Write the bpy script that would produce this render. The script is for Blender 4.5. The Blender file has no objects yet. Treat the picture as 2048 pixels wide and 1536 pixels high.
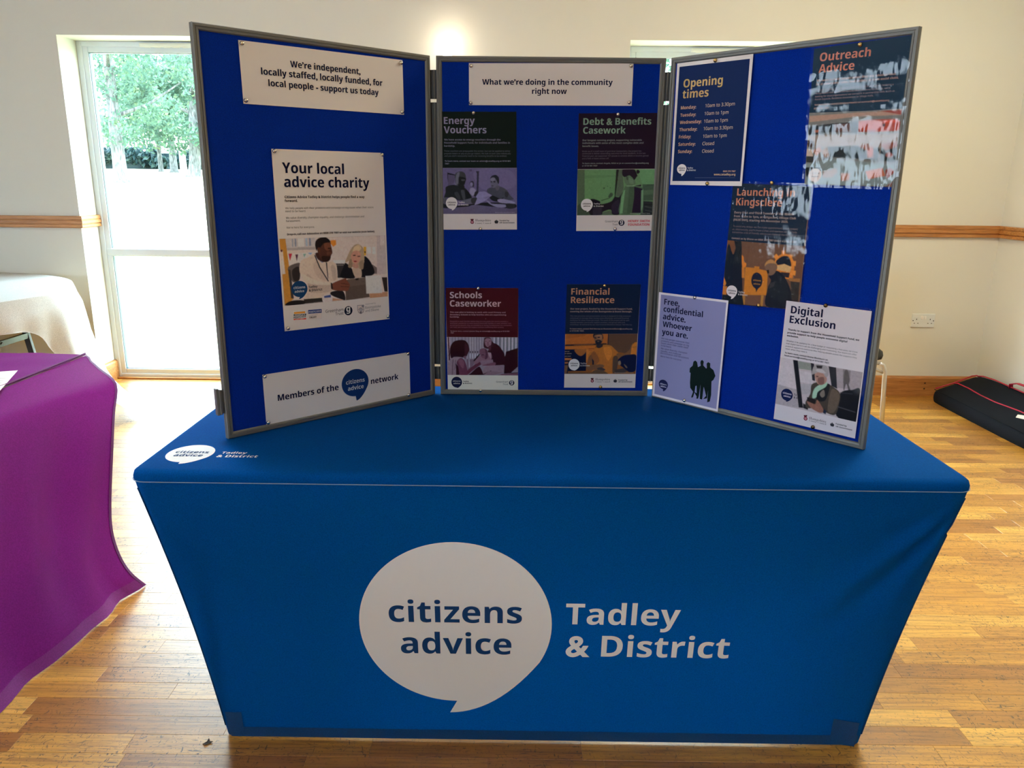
import bpy, bmesh, math, random
import numpy as np
from mathutils import Matrix, Vector

random.seed(7)
SC = bpy.context.scene
COL = SC.collection

# ---- tuning
CEIL = [(1.7, 3.0, 84, (1.0, 0.87, 0.58)), (-1.5, 2.7, 26, (0.92, 0.96, 1.0)), (0.8, -1.3, 20, (0.90, 0.95, 1.0))]  # unseen; the warm one follows the table shadow, the cool ones are added fill
DOWN = [(-1.2, 2.45, 16, (.9, .95, 1.0)), (1.25, 2.4, 9, (.95, .97, 1.0))]  # added narrow fills that brighten the top of the blue cover
SIDE_WINDOWS = (-0.7,)
SIDE_POWER = 50
ADDED_WINDOWS = (-3.9,)  # made-up rear window, opened to light the fronts of boards and cover
FRONT_POWER = 30
LAMP_EMIT = 20.0
LAMP_POWER = 1.5
WORLD_STRENGTH = 40.0
SUN_POWER = 22.0
EXPOSURE = -0.75
FRONT_COLOR = (.08, .075, .07)

# ---------------------------------------------------------------- camera
cam = bpy.data.cameras.new('camera')
cam.sensor_fit = 'HORIZONTAL'; cam.sensor_width = 36.0; cam.lens = 27.048; cam.clip_end = 500
camo = bpy.data.objects.new('camera', cam); COL.objects.link(camo)
_r = Vector((0.999914, 0.008356, 0.01006)); _u = Vector((-0.011857, 0.254734, 0.966938)); _f = Vector((-0.005517, 0.966975, -0.254812))
camo.matrix_world = Matrix(((_r.x, _u.x, -_f.x, -0.0765), (_r.y, _u.y, -_f.y, 0.0), (_r.z, _u.z, -_f.z, 1.3543), (0, 0, 0, 1)))
SC.camera = camo

# ---------------------------------------------------------------- world, sun, lamps, exposure
wd = bpy.data.worlds.new('sky'); SC.world = wd; wd.use_nodes = True
bg = wd.node_tree.nodes['Background']; bg.inputs[0].default_value = (0.74, 0.89, 1.0, 1); bg.inputs[1].default_value = WORLD_STRENGTH
SC.view_settings.view_transform = 'Standard'; SC.view_settings.look = 'None'
SC.view_settings.exposure = EXPOSURE; SC.view_settings.gamma = 1.0; SC.view_settings.use_curve_mapping = False
SC.cycles.use_denoising = True
SC.cycles.max_bounces = 8; SC.cycles.diffuse_bounces = 5; SC.cycles.glossy_bounces = 4; SC.cycles.transparent_max_bounces = 16
SC.cycles.caustics_reflective = False; SC.cycles.caustics_refractive = False; SC.cycles.sample_clamp_indirect = 8

def sun(name, direction, strength, angle, color):
    l = bpy.data.lights.new(name, 'SUN'); l.energy = strength; l.angle = math.radians(angle); l.color = color
    o = bpy.data.objects.new(name, l); COL.objects.link(o)
    o.rotation_euler = Vector(direction).to_track_quat('-Z', 'Y').to_euler(); o.location = (0, -20, 30)
def area(name, loc, direction, sx, sy, power, color, spread=180):
    l = bpy.data.lights.new(name, 'AREA'); l.shape = 'RECTANGLE'; l.size = sx; l.size_y = sy; l.energy = power; l.color = color
    l.spread = math.radians(spread)
    o = bpy.data.objects.new(name, l); COL.objects.link(o)
    o.location = loc; o.rotation_euler = Vector(direction).to_track_quat('-Z', 'Y').to_euler()
    return o
sun('sun', (-0.30, 0.62, -0.72), SUN_POWER, 3, (1.0, 0.96, 0.88))
# unseen ceiling lights, mostly added fill, and daylight at the hall's side windows
for cx, cy, pw, tint in CEIL:
    area('unseen_ceiling_light', (cx, cy, 2.96), (0, 0, -1), 0.6, 0.6, pw, tint)
for cx, cy, pw, tint in DOWN:
    area('added_top_fill', (cx, cy, 2.97), (0, 0, -1), 0.3, 0.3, pw, tint, 95)
for wy in SIDE_WINDOWS:
    area('side_window_daylight', (-6.46, wy, 1.52), (1, 0, 0), 1.2, 1.3, SIDE_POWER, (0.52, 0.77, 1.0))
for wx in ADDED_WINDOWS:
    area('added_window_fill', (wx, -4.97, 1.4), (0, 1, 0), 1.2, 1.5, FRONT_POWER, (0.60, 0.81, 1.0))  # added fill at the made-up rear window

# ---------------------------------------------------------------- helpers
def lin(h, k=1.0):
    if isinstance(h, str):
        c = [int(h[i:i+2], 16) / 255 for i in (0, 2, 4)]
    else:
        c = [v / 255 for v in h]
    return [min(0.92, k * (v / 12.92 if v <= .04045 else ((v + .055) / 1.055) ** 2.4)) for v in c]

MATS = {}
def mat(name, color=(.5, .5, .5), rough=.5, metal=0.0, spec=.5, build=None):
    if name in MATS: return MATS[name]
    m = bpy.data.materials.new(name); m.use_nodes = True
    nt = m.node_tree; b = nt.nodes['Principled BSDF']
    b.inputs['Base Color'].default_value = (*color[:3], 1); b.inputs['Roughness'].default_value = rough
    b.inputs['Metallic'].default_value = metal; b.inputs['Specular IOR Level'].default_value = spec
    if build: build(m, nt, b)
    MATS[name] = m
    return m
def nd(nt, t, **k):
    n = nt.nodes.new(t)
    for a, v in k.items():
        if a in ('operation', 'blend_type', 'data_type', 'attribute_name', 'noise_dimensions', 'feature', 'wave_type', 'bands_direction', 'distance', 'noise_type'): setattr(n, a, v)
        else: n.inputs[a.replace('_', ' ')].default_value = v
    return n
def mapping(nt, scale, coord='Object', rot=(0, 0, 0)):
    tc = nt.nodes.new('ShaderNodeTexCoord'); mp = nt.nodes.new('ShaderNodeMapping')
    mp.inputs['Scale'].default_value = scale; mp.inputs['Rotation'].default_value = rot
    nt.links.new(tc.outputs[coord], mp.inputs['Vector']); return mp.outputs['Vector']
def ramp(nt, fac, stops):
    r = nt.nodes.new('ShaderNodeValToRGB'); nt.links.new(fac, r.inputs['Fac'])
    el = r.color_ramp.elements
    while len(el) < len(stops): el.new(.5)
    for e, (p, c) in zip(el, stops): e.position = p; e.color = (*c[:3], 1)
    return r.outputs['Color']
def mixc(nt, fac, a, b, mode='MIX'):
    m = nt.nodes.new('ShaderNodeMix'); m.data_type = 'RGBA'; m.blend_type = mode
    for s, v in ((m.inputs[0], fac), (m.inputs[6], a), (m.inputs[7], b)):
        if hasattr(v, 'is_linked') or hasattr(v, 'links'): nt.links.new(v, s)
        elif isinstance(v, (int, float)): s.default_value = v
        else: s.default_value = (*v[:3], 1)
    return m.outputs[2]
def bump(nt, b, h, strength=.2, dist=.01):
    n = nt.nodes.new('ShaderNodeBump'); n.inputs['Strength'].default_value = strength; n.inputs['Distance'].default_value = dist
    nt.links.new(h, n.inputs['Height']); nt.links.new(n.outputs[0], b.inputs['Normal'])

class MB:
    """collects verts and faces, then links ONE mesh object"""
    def __init__(s): s.v = []; s.f = []; s.c = []
    def add(s, vs, fs, col=None):
        o = len(s.v); s.v += [tuple(p) for p in vs]; s.f += [tuple(i + o for i in f) for f in fs]
        if col is not None: s.c += [tuple(col[:3]) + (1,)] * len(vs)
    def box(s, x0, x1, y0, y1, z0, z1, col=None):
        s.add([(x, y, z) for z in (z0, z1) for y in (y0, y1) for x in (x0, x1)],
              [(0, 2, 3, 1), (4, 5, 7, 6), (0, 1, 5, 4), (2, 6, 7, 3), (0, 4, 6, 2), (1, 3, 7, 5)], col)
    def tube(s, pts, r, n=10, cap=True):
        pts = [Vector(p) for p in pts]; rs = r if isinstance(r, (list, tuple)) else [r] * len(pts)
        vs = []; up = None
        for i, p in enumerate(pts):
            d = (pts[min(i + 1, len(pts) - 1)] - pts[max(i - 1, 0)]).normalized()
            if up is None: up = d.orthogonal().normalized()
            up = (up - d * up.dot(d)).normalized(); w = d.cross(up)
            vs += [p + (up * math.cos(a) + w * math.sin(a)) * rs[i] for a in [2 * math.pi * k / n for k in range(n)]]
        fs = [(i * n + k, i * n + (k + 1) % n, (i + 1) * n + (k + 1) % n, (i + 1) * n + k) for i in range(len(pts) - 1) for k in range(n)]
        if cap: fs += [tuple(range(n))[::-1], tuple((len(pts) - 1) * n + k for k in range(n))]
        s.add(vs, fs)
    def grid(s, P, closed=False):
        R, C = len(P), len(P[0])
        vs = [p for row in P for p in row]
        fs = [(i * C + j, i * C + (j + 1) % C, (i + 1) * C + (j + 1) % C, (i + 1) * C + j) for i in range(R - 1) for j in range(C if closed else C - 1)]
        s.add(vs, fs)
    def lathe(s, prof, n=20, origin=(0, 0, 0), axis='z'):
        P = []
        for r, h in prof:
            row = []
            for k in range(n):
                a = 2 * math.pi * k / n; x, y, z = r * math.cos(a), r * math.sin(a), h
                if axis == 'y': x, y, z = r * math.cos(a), -h, r * math.sin(a)
                row.append((origin[0] + x, origin[1] + y, origin[2] + z))
            P.append(row)
        s.grid(P, closed=True)
    def solid(s):
        """make the faces of a closed shape look outwards"""
        bm = bmesh.new(); vs = [bm.verts.new(p) for p in s.v]
        for f_ in s.f: bm.faces.new([vs[i] for i in f_])
        bmesh.ops.recalc_face_normals(bm, faces=bm.faces); bm.verts.index_update()
        s.f = [tuple(v.index for v in f_.verts) for f_ in bm.faces]; bm.free(); return s
    def mesh(s, name, smooth=False):
        me = bpy.data.meshes.new(name); me.from_pydata(s.v, [], s.f); me.update()
        if s.c:
            a = me.attributes.new('col', 'FLOAT_COLOR', 'POINT'); a.data.foreach_set('color', np.array(s.c, dtype=np.float32).ravel())
        if smooth: me.polygons.foreach_set('use_smooth', [True] * len(me.polygons))
        return me
    def build(s, name, m, parent=None, smooth=False, bevel=0.0, loc=None):
        return link(name, s.mesh(name, smooth), m, parent, bevel, loc)
def link(name, me, m, parent=None, bevel=0.0, loc=None):
    o = bpy.data.objects.new(name, me); COL.objects.link(o)
    if m is not None and not me.materials: me.materials.append(m)
    if parent is not None: o.parent = parent
    if loc is not None: o.location = loc
    if bevel:
        b = o.modifiers.new('bevel', 'BEVEL'); b.width = bevel; b.segments = 2; b.limit_method = 'ANGLE'; b.angle_limit = math.radians(40)
    return o
def tag(o, label=None, cat=None, group=None, kind=None):
    for k, v in (('label', label), ('category', cat), ('group', group), ('kind', kind)):
        if v: o[k] = v
    return o
def empty(name, loc, rz=0):
    o = bpy.data.objects.new(name, None); COL.objects.link(o); o.location = loc; o.rotation_euler = (0, 0, rz); o.empty_display_size = .1
    return o
def struct(o, label): return tag(o, label, kind='structure')

# ---------------------------------------------------------------- materials
def _wall(m, nt, b):
    v = mapping(nt, (1, 1, 1)); n = nd(nt, 'ShaderNodeTexNoise', Scale=220.0, Detail=4.0); nt.links.new(v, n.inputs['Vector'])
    n2 = nd(nt, 'ShaderNodeTexNoise', Scale=1.3, Detail=3.0); nt.links.new(v, n2.inputs['Vector'])
    nt.links.new(ramp(nt, n2.outputs['Fac'], [(.3, (.715, .72, .675)), (.7, (.755, .76, .71))]), b.inputs['Base Color'])
    bump(nt, b, n.outputs['Fac'], .12, .002)
M_WALL = mat('cream_wall_paint', (.82, .77, .68), .75, build=_wall)
M_FRONT = mat('darkened_rear_wall', FRONT_COLOR, .9)  # no curtain: a dim room put into the wall colour for darker sleeve reflections
M_CEIL = mat('ceiling_paint', (.85, .84, .81), .9)
M_UPVC = mat('white_window_plastic', (.76, .84, .95), .35)
M_GASKET = mat('window_gasket', (.06, .10, .12), .5)
def _oak(dark, mid, light, sc):
    def f(m, nt, b):
        v = mapping(nt, sc); n = nd(nt, 'ShaderNodeTexNoise', Scale=3.0, Detail=8.0, Distortion=1.2); nt.links.new(v, n.inputs['Vector'])
        n2 = nd(nt, 'ShaderNodeTexNoise', Scale=14.0, Detail=6.0); nt.links.new(v, n2.inputs['Vector'])
        c = ramp(nt, n.outputs['Fac'], [(.3, dark), (.5, mid), (.7, light)])
        c2 = mixc(nt, .35, c, ramp(nt, n2.outputs['Fac'], [(.35, dark), (.6, light)]))
        nt.links.new(c2, b.inputs['Base Color']); bump(nt, b, n2.outputs['Fac'], .08, .002)
    return f
M_TRIM = mat('oak_trim', rough=.38, build=_oak((.22, .075, .018), (.42, .17, .045), (.55, .25, .075), (1.2, 8, 26)))
def _floor(m, nt, b):
    at = nd(nt, 'ShaderNodeAttribute', attribute_name='tone')
    v = mapping(nt, (1, 1, 1), 'Object')
    # shift each strip's grain by its own tone
    ad = nt.nodes.new('ShaderNodeVectorMath'); ad.operation = 'ADD'; cmb = nt.nodes.new('ShaderNodeCombineXYZ')
    mu = nd(nt, 'ShaderNodeMath', operation='MULTIPLY'); mu.inputs[1].default_value = 37.0
    nt.links.new(at.outputs['Fac'], mu.inputs[0]); nt.links.new(mu.outputs[0], cmb.inputs[0]); nt.links.new(mu.outputs[0], cmb.inputs[2])
    nt.links.new(v, ad.inputs[0]); nt.links.new(cmb.outputs[0], ad.inputs[1])
    def noise(scale_vec, scale, detail, dist=0.0, rot=0.0):
        mp = nt.nodes.new('ShaderNodeMapping'); mp.inputs['Scale'].default_value = scale_vec; mp.inputs['Rotation'].default_value = (0, 0, rot)
        nt.links.new(ad.outputs[0], mp.inputs['Vector'])
        n = nd(nt, 'ShaderNodeTexNoise', Scale=scale, Detail=detail, Distortion=dist); nt.links.new(mp.outputs[0], n.inputs['Vector']); return n.outputs['Fac']
    grain = noise((2.5, 60, 1), 2.0, 6.0, .6); broad = noise((1.2, 9, 1), 2.0, 3.0, .4)
    tone = ramp(nt, at.outputs['Fac'], [(0, (.37, .145, .015)), (.35, (.51, .23, .026)), (.7, (.62, .30, .037)), (1, (.80, .46, .09))])
    g = ramp(nt, grain, [(.32, (.62, .55, .45)), (.5, (.95, .95, .95)), (.68, (1.12, 1.12, 1.1))])
    c = mixc(nt, 1.0, tone, g, 'MULTIPLY'); c = mixc(nt, 1.0, c, ramp(nt, broad, [(.3, (.80, .76, .70)), (.7, (1.1, 1.1, 1.1))]), 'MULTIPLY')
    # dark wear marks: short pores along the grain and skewed scuffs
    pores = noise((16, 150, 1), 2.2, 3.0, 1.0); sc1 = noise((55, 26, 1), 1.5, 4.0, 2.4, .5); wear = noise((.8, .8, 1), 1.6, 2.0)
    th = ramp(nt, pores, [(.60, (0, 0, 0)), (.66, (1, 1, 1))]); th2 = ramp(nt, sc1, [(.61, (0, 0, 0)), (.66, (1, 1, 1))])
    ww = ramp(nt, wear, [(.36, (.35, .35, .35)), (.6, (.95, .95, .95))])
    mx = mixc(nt, 1.0, th, th2, 'LIGHTEN'); mk = mixc(nt, 1.0, mx, ww, 'MULTIPLY')
    c = mixc(nt, mk, c, (.045, .022, .010))
    nt.links.new(c, b.inputs['Base Color'])
    r = ramp(nt, grain, [(.3, (.44, .44, .44)), (.7, (.32, .32, .32))]); r2 = mixc(nt, mk, r, (.6, .6, .6)); nt.links.new(r2, b.inputs['Roughness'])
    b.inputs['Coat Weight'].default_value = .5; b.inputs['Coat Roughness'].default_value = .30; hh = mixc(nt, .5, grain, pores); bump(nt, b, hh, .22, .002)
M_FLOOR = mat('oak_strip_floor', rough=.25, spec=.8, build=_floor)
M_GAP = mat('floor_joint', (.05, .025, .01), .7)
def fabric(name, color, rough, sc, strength, trans=0.0, sheen=0.0, spec=.3):
    def f(m, nt, b):
        v = mapping(nt, (1, 1, 1)); n = nd(nt, 'ShaderNodeTexNoise', Scale=sc, Detail=3.0); nt.links.new(v, n.inputs['Vector'])
        bump(nt, b, n.outputs['Fac'], strength, .001); b.inputs['Sheen Weight'].default_value = sheen
        n2 = nd(nt, 'ShaderNodeTexNoise', Scale=sc * .5, Detail=2.0); nt.links.new(v, n2.inputs['Vector'])
        lo = tuple(x * .86 for x in color); hi = tuple(min(1, x * 1.12) for x in color)
        c = ramp(nt, n2.outputs['Fac'], [(.35, lo), (.65, hi)]); nt.links.new(c, b.inputs['Base Color'])
        if trans:
            t = nt.nodes.new('ShaderNodeBsdfTranslucent'); nt.links.new(c, t.inputs['Color']); mx = nt.nodes.new('ShaderNodeMixShader'); mx.inputs[0].default_value = trans
            out = nt.nodes['Material Output']; nt.links.new(b.outputs[0], mx.inputs[1]); nt.links.new(t.outputs[0], mx.inputs[2]); nt.links.new(mx.outputs[0], out.inputs['Surface'])
    return mat(name, color, rough, spec=spec, build=f)
M_FELT = fabric('blue_felt', (.0, .022, .27), .95, 900, .3, spec=.1)
M_COVER = fabric('blue_stretch_fabric', (.0, .078, .33), .85, 700, .12, trans=.22, spec=.04)
M_COVER_D = fabric('blue_stretch_fabric_doubled', (.0, .055, .20), .65, 700, .12, spec=.3)
M_PURPLE = fabric('purple_fabric', (.22, .012, .22), .65, 600, .12, trans=.30, spec=.12)
M_PURPLE_D = fabric('purple_hem', (.12, .012, .12), .6, 600, .12, spec=.3)
M_WHITE = fabric('white_tablecloth_fabric', (.78, .78, .78), .7, 600, .1, trans=.2, spec=.2)
M_BAG = fabric('black_nylon', (.006, .008, .013), .8, 500, .3, spec=.12)
M_RED = mat('red_webbing', (.42, .006, .035), .6)
M_RAIL = mat('grey_aluminium_rail', (.165, .16, .145), .45, .25)
M_RAIL_D = mat('dark_hinge_plastic', (.012, .010, .009), .5)
M_RAIL_B = mat('panel_back_plastic', (.05, .05, .055), .6)
M_PIN_S = mat('steel_pin', (.78, .74, .66), .16, 1.0); M_PIN_B = mat('brass_pin', (.72, .50, .20), .18, 1.0); M_PIN_D = mat('dark_bronze_pin', (.20, .14, .07), .22, 1.0)
M_BLACK = mat('black_paint', (.012, .012, .013), .4); M_SEAT = mat('black_vinyl', (.010, .010, .011), .5)
M_CHROME = mat('pale_grey_tube', (.62, .64, .66), .3, .55)
M_STEEL = mat('brushed_socket_plate', (.74, .79, .82), .35, .1); M_WPLAST = mat('white_plastic', (.85, .85, .84), .35)
M_PAPER = mat('white_paper', lin('b4afac', 1.9), .7, spec=.25)
def _ink(m, nt, b):
    a = nd(nt, 'ShaderNodeAttribute', attribute_name='col'); nt.links.new(a.outputs['Color'], b.inputs['Base Color'])
M_INK = mat('printed_ink', rough=.6, spec=.12, build=_ink)
M_COVERINK = mat('printed_cover_ink', rough=.75, spec=.2, build=_ink)
def frontal(nt, fr):
    # reflect at the outer face only, so that light leaving a thin sheet is not caught inside it
    ge = nt.nodes.new('ShaderNodeNewGeometry'); iv = nd(nt, 'ShaderNodeMath', operation='SUBTRACT'); iv.inputs[0].default_value = 1.0
    mu = nd(nt, 'ShaderNodeMath', operation='MULTIPLY'); nt.links.new(ge.outputs['Backfacing'], iv.inputs[1])
    nt.links.new(iv.outputs[0], mu.inputs[0]); nt.links.new(fr.outputs[0], mu.inputs[1]); return mu.outputs[0]
def _sleeve(m, nt, b):
    nt.nodes.remove(b); t = nt.nodes.new('ShaderNodeBsdfTransparent'); t.inputs[0].default_value = (.97, .97, .985, 1)
    g = nt.nodes.new('ShaderNodeBsdfGlossy'); g.inputs['Roughness'].default_value = .075
    fr = nt.nodes.new('ShaderNodeFresnel'); fr.inputs[0].default_value = 1.29; mx = nt.nodes.new('ShaderNodeMixShader')
    nt.links.new(frontal(nt, fr), mx.inputs[0]); nt.links.new(t.outputs[0], mx.inputs[1]); nt.links.new(g.outputs[0], mx.inputs[2])
    nt.links.new(mx.outputs[0], nt.nodes['Material Output'].inputs['Surface'])
M_SLEEVE = mat('clear_laminate', build=_sleeve)
def _glass(m, nt, b):
    nt.nodes.remove(b); t = nt.nodes.new('ShaderNodeBsdfTransparent'); t.inputs[0].default_value = (.93, .98, .97, 1)
    g = nt.nodes.new('ShaderNodeBsdfGlossy'); g.inputs['Roughness'].default_value = .0
    fr = nt.nodes.new('ShaderNodeFresnel'); fr.inputs[0].default_value = 1.45; mx = nt.nodes.new('ShaderNodeMixShader')
    nt.links.new(frontal(nt, fr), mx.inputs[0]); nt.links.new(t.outputs[0], mx.inputs[1]); nt.links.new(g.outputs[0], mx.inputs[2])
    nt.links.new(mx.outputs[0], nt.nodes['Material Output'].inputs['Surface'])
M_GLASS = mat('window_glass', build=_glass)
def leafmat(name, c1, c2, c3):
    def f(m, nt, b):
        v = mapping(nt, (1, 1, 1)); n = nd(nt, 'ShaderNodeTexNoise', Scale=1.7, Detail=4.0); nt.links.new(v, n.inputs['Vector'])
        c = ramp(nt, n.outputs['Fac'], [(.35, c1), (.52, c2), (.68, c3)]); nt.links.new(c, b.inputs['Base Color'])
        t = nt.nodes.new('ShaderNodeBsdfTranslucent'); nt.links.new(c, t.inputs['Color']); mx = nt.nodes.new('ShaderNodeMixShader'); mx.inputs[0].default_value = .4
        nt.links.new(b.outputs[0], mx.inputs[1]); nt.links.new(t.outputs[0], mx.inputs[2]); nt.links.new(mx.outputs[0], nt.nodes['Material Output'].inputs['Surface'])
    return mat(name, c2, .6, spec=.3, build=f)
M_LEAF = leafmat('oak_leaves', (.04, .085, .065), (.065, .13, .09), (.11, .155, .08))
M_HEDGE = leafmat('hedge_leaves', (.006, .022, .03), (.012, .035, .042), (.022, .055, .04))
def _bark(m, nt, b):
    v = mapping(nt, (6, 6, 1.2)); n = nd(nt, 'ShaderNodeTexNoise', Scale=2.0, Detail=6.0, Distortion=.6); nt.links.new(v, n.inputs['Vector'])
    nt.links.new(ramp(nt, n.outputs['Fac'], [(.35, (.03, .032, .032)), (.6, (.10, .105, .105)), (.75, (.19, .19, .18))]), b.inputs['Base Color']); bump(nt, b, n.outputs['Fac'], .6, .05)
M_BARK = mat('grey_bark', rough=.9, build=_bark)
M_BIRCH = mat('pale_birch_bark', (.40, .40, .38), .8)
def _lawn(m, nt, b):
    v = mapping(nt, (1, 1, 1)); n = nd(nt, 'ShaderNodeTexNoise', Scale=.6, Detail=8.0); nt.links.new(v, n.inputs['Vector'])
    nt.links.new(ramp(nt, n.outputs['Fac'], [(.3, (.40, .42, .24)), (.7, (.56, .52, .36))]), b.inputs['Base Color'])
M_LAWN = mat('dry_lawn', rough=.95, build=_lawn)

# ---------------------------------------------------------------- room shell
D = 4.975; DEPTH = 0.205; XR = 2.972; XL = -6.5; YB = -5.0; ZC = 3.0; ZW = 2.177; T = 0.30
WIN = [(-2.862, -1.652), (0.582, 1.792)]
f = MB(); f.box(XL - T, XR + T, YB - T, D + T, -.16, -.0125)
floor = f.build('floor', M_GAP); struct(floor, 'strip oak floor of the hall')
c = MB(); c.box(XL - T, XR + T, YB - T, D + T, ZC, ZC + .25); struct(c.build('ceiling', M_CEIL), 'plain hall ceiling')
w = MB(); xs = [XL, WIN[0][0], WIN[0][1], WIN[1][0], WIN[1][1], XR]
for a, b_ in ((0, 1), (2, 3), (4, 5)): w.box(xs[a], xs[b_], D, D + T, -.0125, ZC)
for a, b_ in WIN: w.box(a, b_, D, D + T, ZW, ZC)
struct(w.build('wall_back', M_WALL), 'cream wall with two full-height windows behind the display boards')
w = MB(); w.box(XR, XR + T, YB - T, D + T, -.0125, ZC); struct(w.build('wall_right', M_WALL), 'cream wall meeting the window wall in the corner')
w = MB(); ys = [YB - T] + [v for wy in SIDE_WINDOWS for v in (wy - .6, wy + .6)] + [D + T]
for i in range(0, len(ys), 2): w.box(XL - T, XL, ys[i], ys[i + 1], -.0125, ZC)
for wy in SIDE_WINDOWS: w.box(XL - T, XL, wy - .6, wy + .6, -.0125, .85); w.box(XL - T, XL, wy - .6, wy + .6, 2.18, ZC)
struct(w.build('wall_left', M_WALL), 'cream side wall with windows')
w = MB(); xs = [XL] + [v for wx in ADDED_WINDOWS for v in (wx - .6, wx + .6)] + [XR]
for i in range(0, len(xs), 2): w.box(xs[i], xs[i + 1], YB - T, YB, -.0125, ZC)
for wx in ADDED_WINDOWS: w.box(wx - .6, wx + .6, YB - T, YB, -.0125, .6); w.box(wx - .6, wx + .6, YB - T, YB, 2.2, ZC)
struct(w.build('wall_front', M_FRONT), 'unseen wall behind the viewer, coloured dark to dim reflections')

# dado rail and skirting: profile swept along wall runs
def sweep(path, prof, name, m):
    """path: list of (x, y, nx, ny) wall points with room-side normals (mitred); prof: (out, z)"""
    b = MB(); P = [[(x + nx * o, y + ny * o, z) for o, z in prof] for x, y, nx, ny in path]
    b.grid(P); n = len(prof); b.f += [tuple(range(n)), tuple((len(P) - 1) * n + k for k in range(n))[::-1]]
    return b.build(name, m)
DADO = [(0, 1.039), (.018, 1.039), (.021, 1.043), (.021, 1.058), (.017, 1.060), (.017, 1.063), (.024, 1.066), (.024, 1.084), (.019, 1.087), (.019, 1.090), (.022, 1.093), (.020, 1.110), (.016, 1.113), (0, 1.113)]
SKIRT = [(0, 0), (.019, 0), (.019, .118), (.015, .128), (.009, .133), (0, .133)]
YF = D + DEPTH
runs = [[(XL, D, 0, -1), (WIN[0][0], D, 1, -1), (WIN[0][0], YF, 1, 0)],
        [(WIN[0][1], YF, -1, 0), (WIN[0][1], D, -1, -1), (WIN[1][0], D, 1, -1), (WIN[1][0], YF, 1, 0)],
        [(WIN[1][1], YF, -1, 0), (WIN[1][1], D, -1, -1), (XR, D, -1, -1), (XR, YB, -1, 0)]]
for i, r_ in enumerate(runs):
    struct(sweep(r_, DADO, 'trim_%d' % (i + 1), M_TRIM), ['oak dado rail turning into the first window reveal', 'oak dado rail between the windows', 'oak dado rail running round the corner'][i])
    bb = struct(sweep(r_, SKIRT, ['baseboard_left', 'baseboard_middle', 'baseboard_right'][i], M_TRIM), ['oak skirting left of the windows', 'oak skirting between the windows', 'oak skirting in the corner'][i])
pl = MB()
for zz in (.050, .088): pl.lathe([(0, .001), (.006, .001), (.006, 0)], 10, (2.632, D - .0195, zz), 'y')
pl.build('screw_plug', mat('dark_wood_plug', (.06, .02, .006), .5), bb)

# floor strips: the 300 that show largest are parts, the rest one part
ROW = .068
cand = []
y = -.4; row = 0
while y < D + .19:
    x = -3.6 - random.random() * .5
    while x < XR:
        L_ = random.choice((.28, .36, .44, .52, .60)); x1 = min(x + L_, XR)
        y1 = min(y + ROW, D + .20)
        if y + ROW <= D or any(a <= x and x1 <= b_ for a, b_ in WIN) or True:
            cand.append((x, x1, y, y1, random.random()))
        x += L_
    y += ROW
def visible(p):
    x0, x1, y0, y1, t = p; xm, ym = (x0 + x1) / 2, (y0 + y1) / 2
    if ym < .95 or ym > D: return False
    if xm > .80 + (ym - 1.6) * .0 and xm < (ym + .1) * .70: return True
    if ym < 1.66 and abs(xm) < (ym + .1) * .72: return True
    return -.58 * ym < xm < -.34 * ym - .2 and ym < 4.0
cand.sort(key=lambda p: (not visible(p), (p[0] + p[1]) ** 2 / 4 + (p[2] + p[3]) ** 2 / 4))
def plank_geo(b, p, o=(0, 0)):
    x0, x1, y0, y1, t = p; g = .00012; e = .0005; z = random.uniform(-.0002, .0001)
    x0 += g; x1 -= g; y0 += g; y1 -= g
    vs = [(x0, y0, -.0125), (x1, y0, -.0125), (x1, y1, -.0125), (x0, y1, -.0125), (x0, y0, z - e), (x1, y0, z - e), (x1, y1, z - e), (x0, y1, z - e),
          (x0 + e, y0 + e, z), (x1 - e, y0 + e, z), (x1 - e, y1 - e, z), (x0 + e, y1 - e, z)]
    b.add(vs, [(0, 1, 5, 4), (1, 2, 6, 5), (2, 3, 7, 6), (3, 0, 4, 7), (4, 5, 9, 8), (5, 6, 10, 9), (6, 7, 11, 10), (7, 4, 8, 11), (8, 9, 10, 11)])
def tone(me, vals):
    a = me.attributes.new('tone', 'FLOAT', 'POINT'); a.data.foreach_set('value', vals)
for p in cand[:300]:
    b = MB(); plank_geo(b, p); me = b.mesh('plank'); tone(me, [p[4]] * 12); link('plank', me, M_FLOOR, floor)
b = MB(); vals = []
for p in cand[300:]: plank_geo(b, p); vals += [p[4]] * 12
b.box(XL, XR, YB, -.4, -.0125, -.0004); vals += [.5] * 8
b.box(XL, -4.2, -.4, D, -.0125, -.0004); vals += [.5] * 8
me = b.mesh('plank'); tone(me, vals); tag(link('plank', me, M_FLOOR, floor), kind='stuff')

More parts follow.
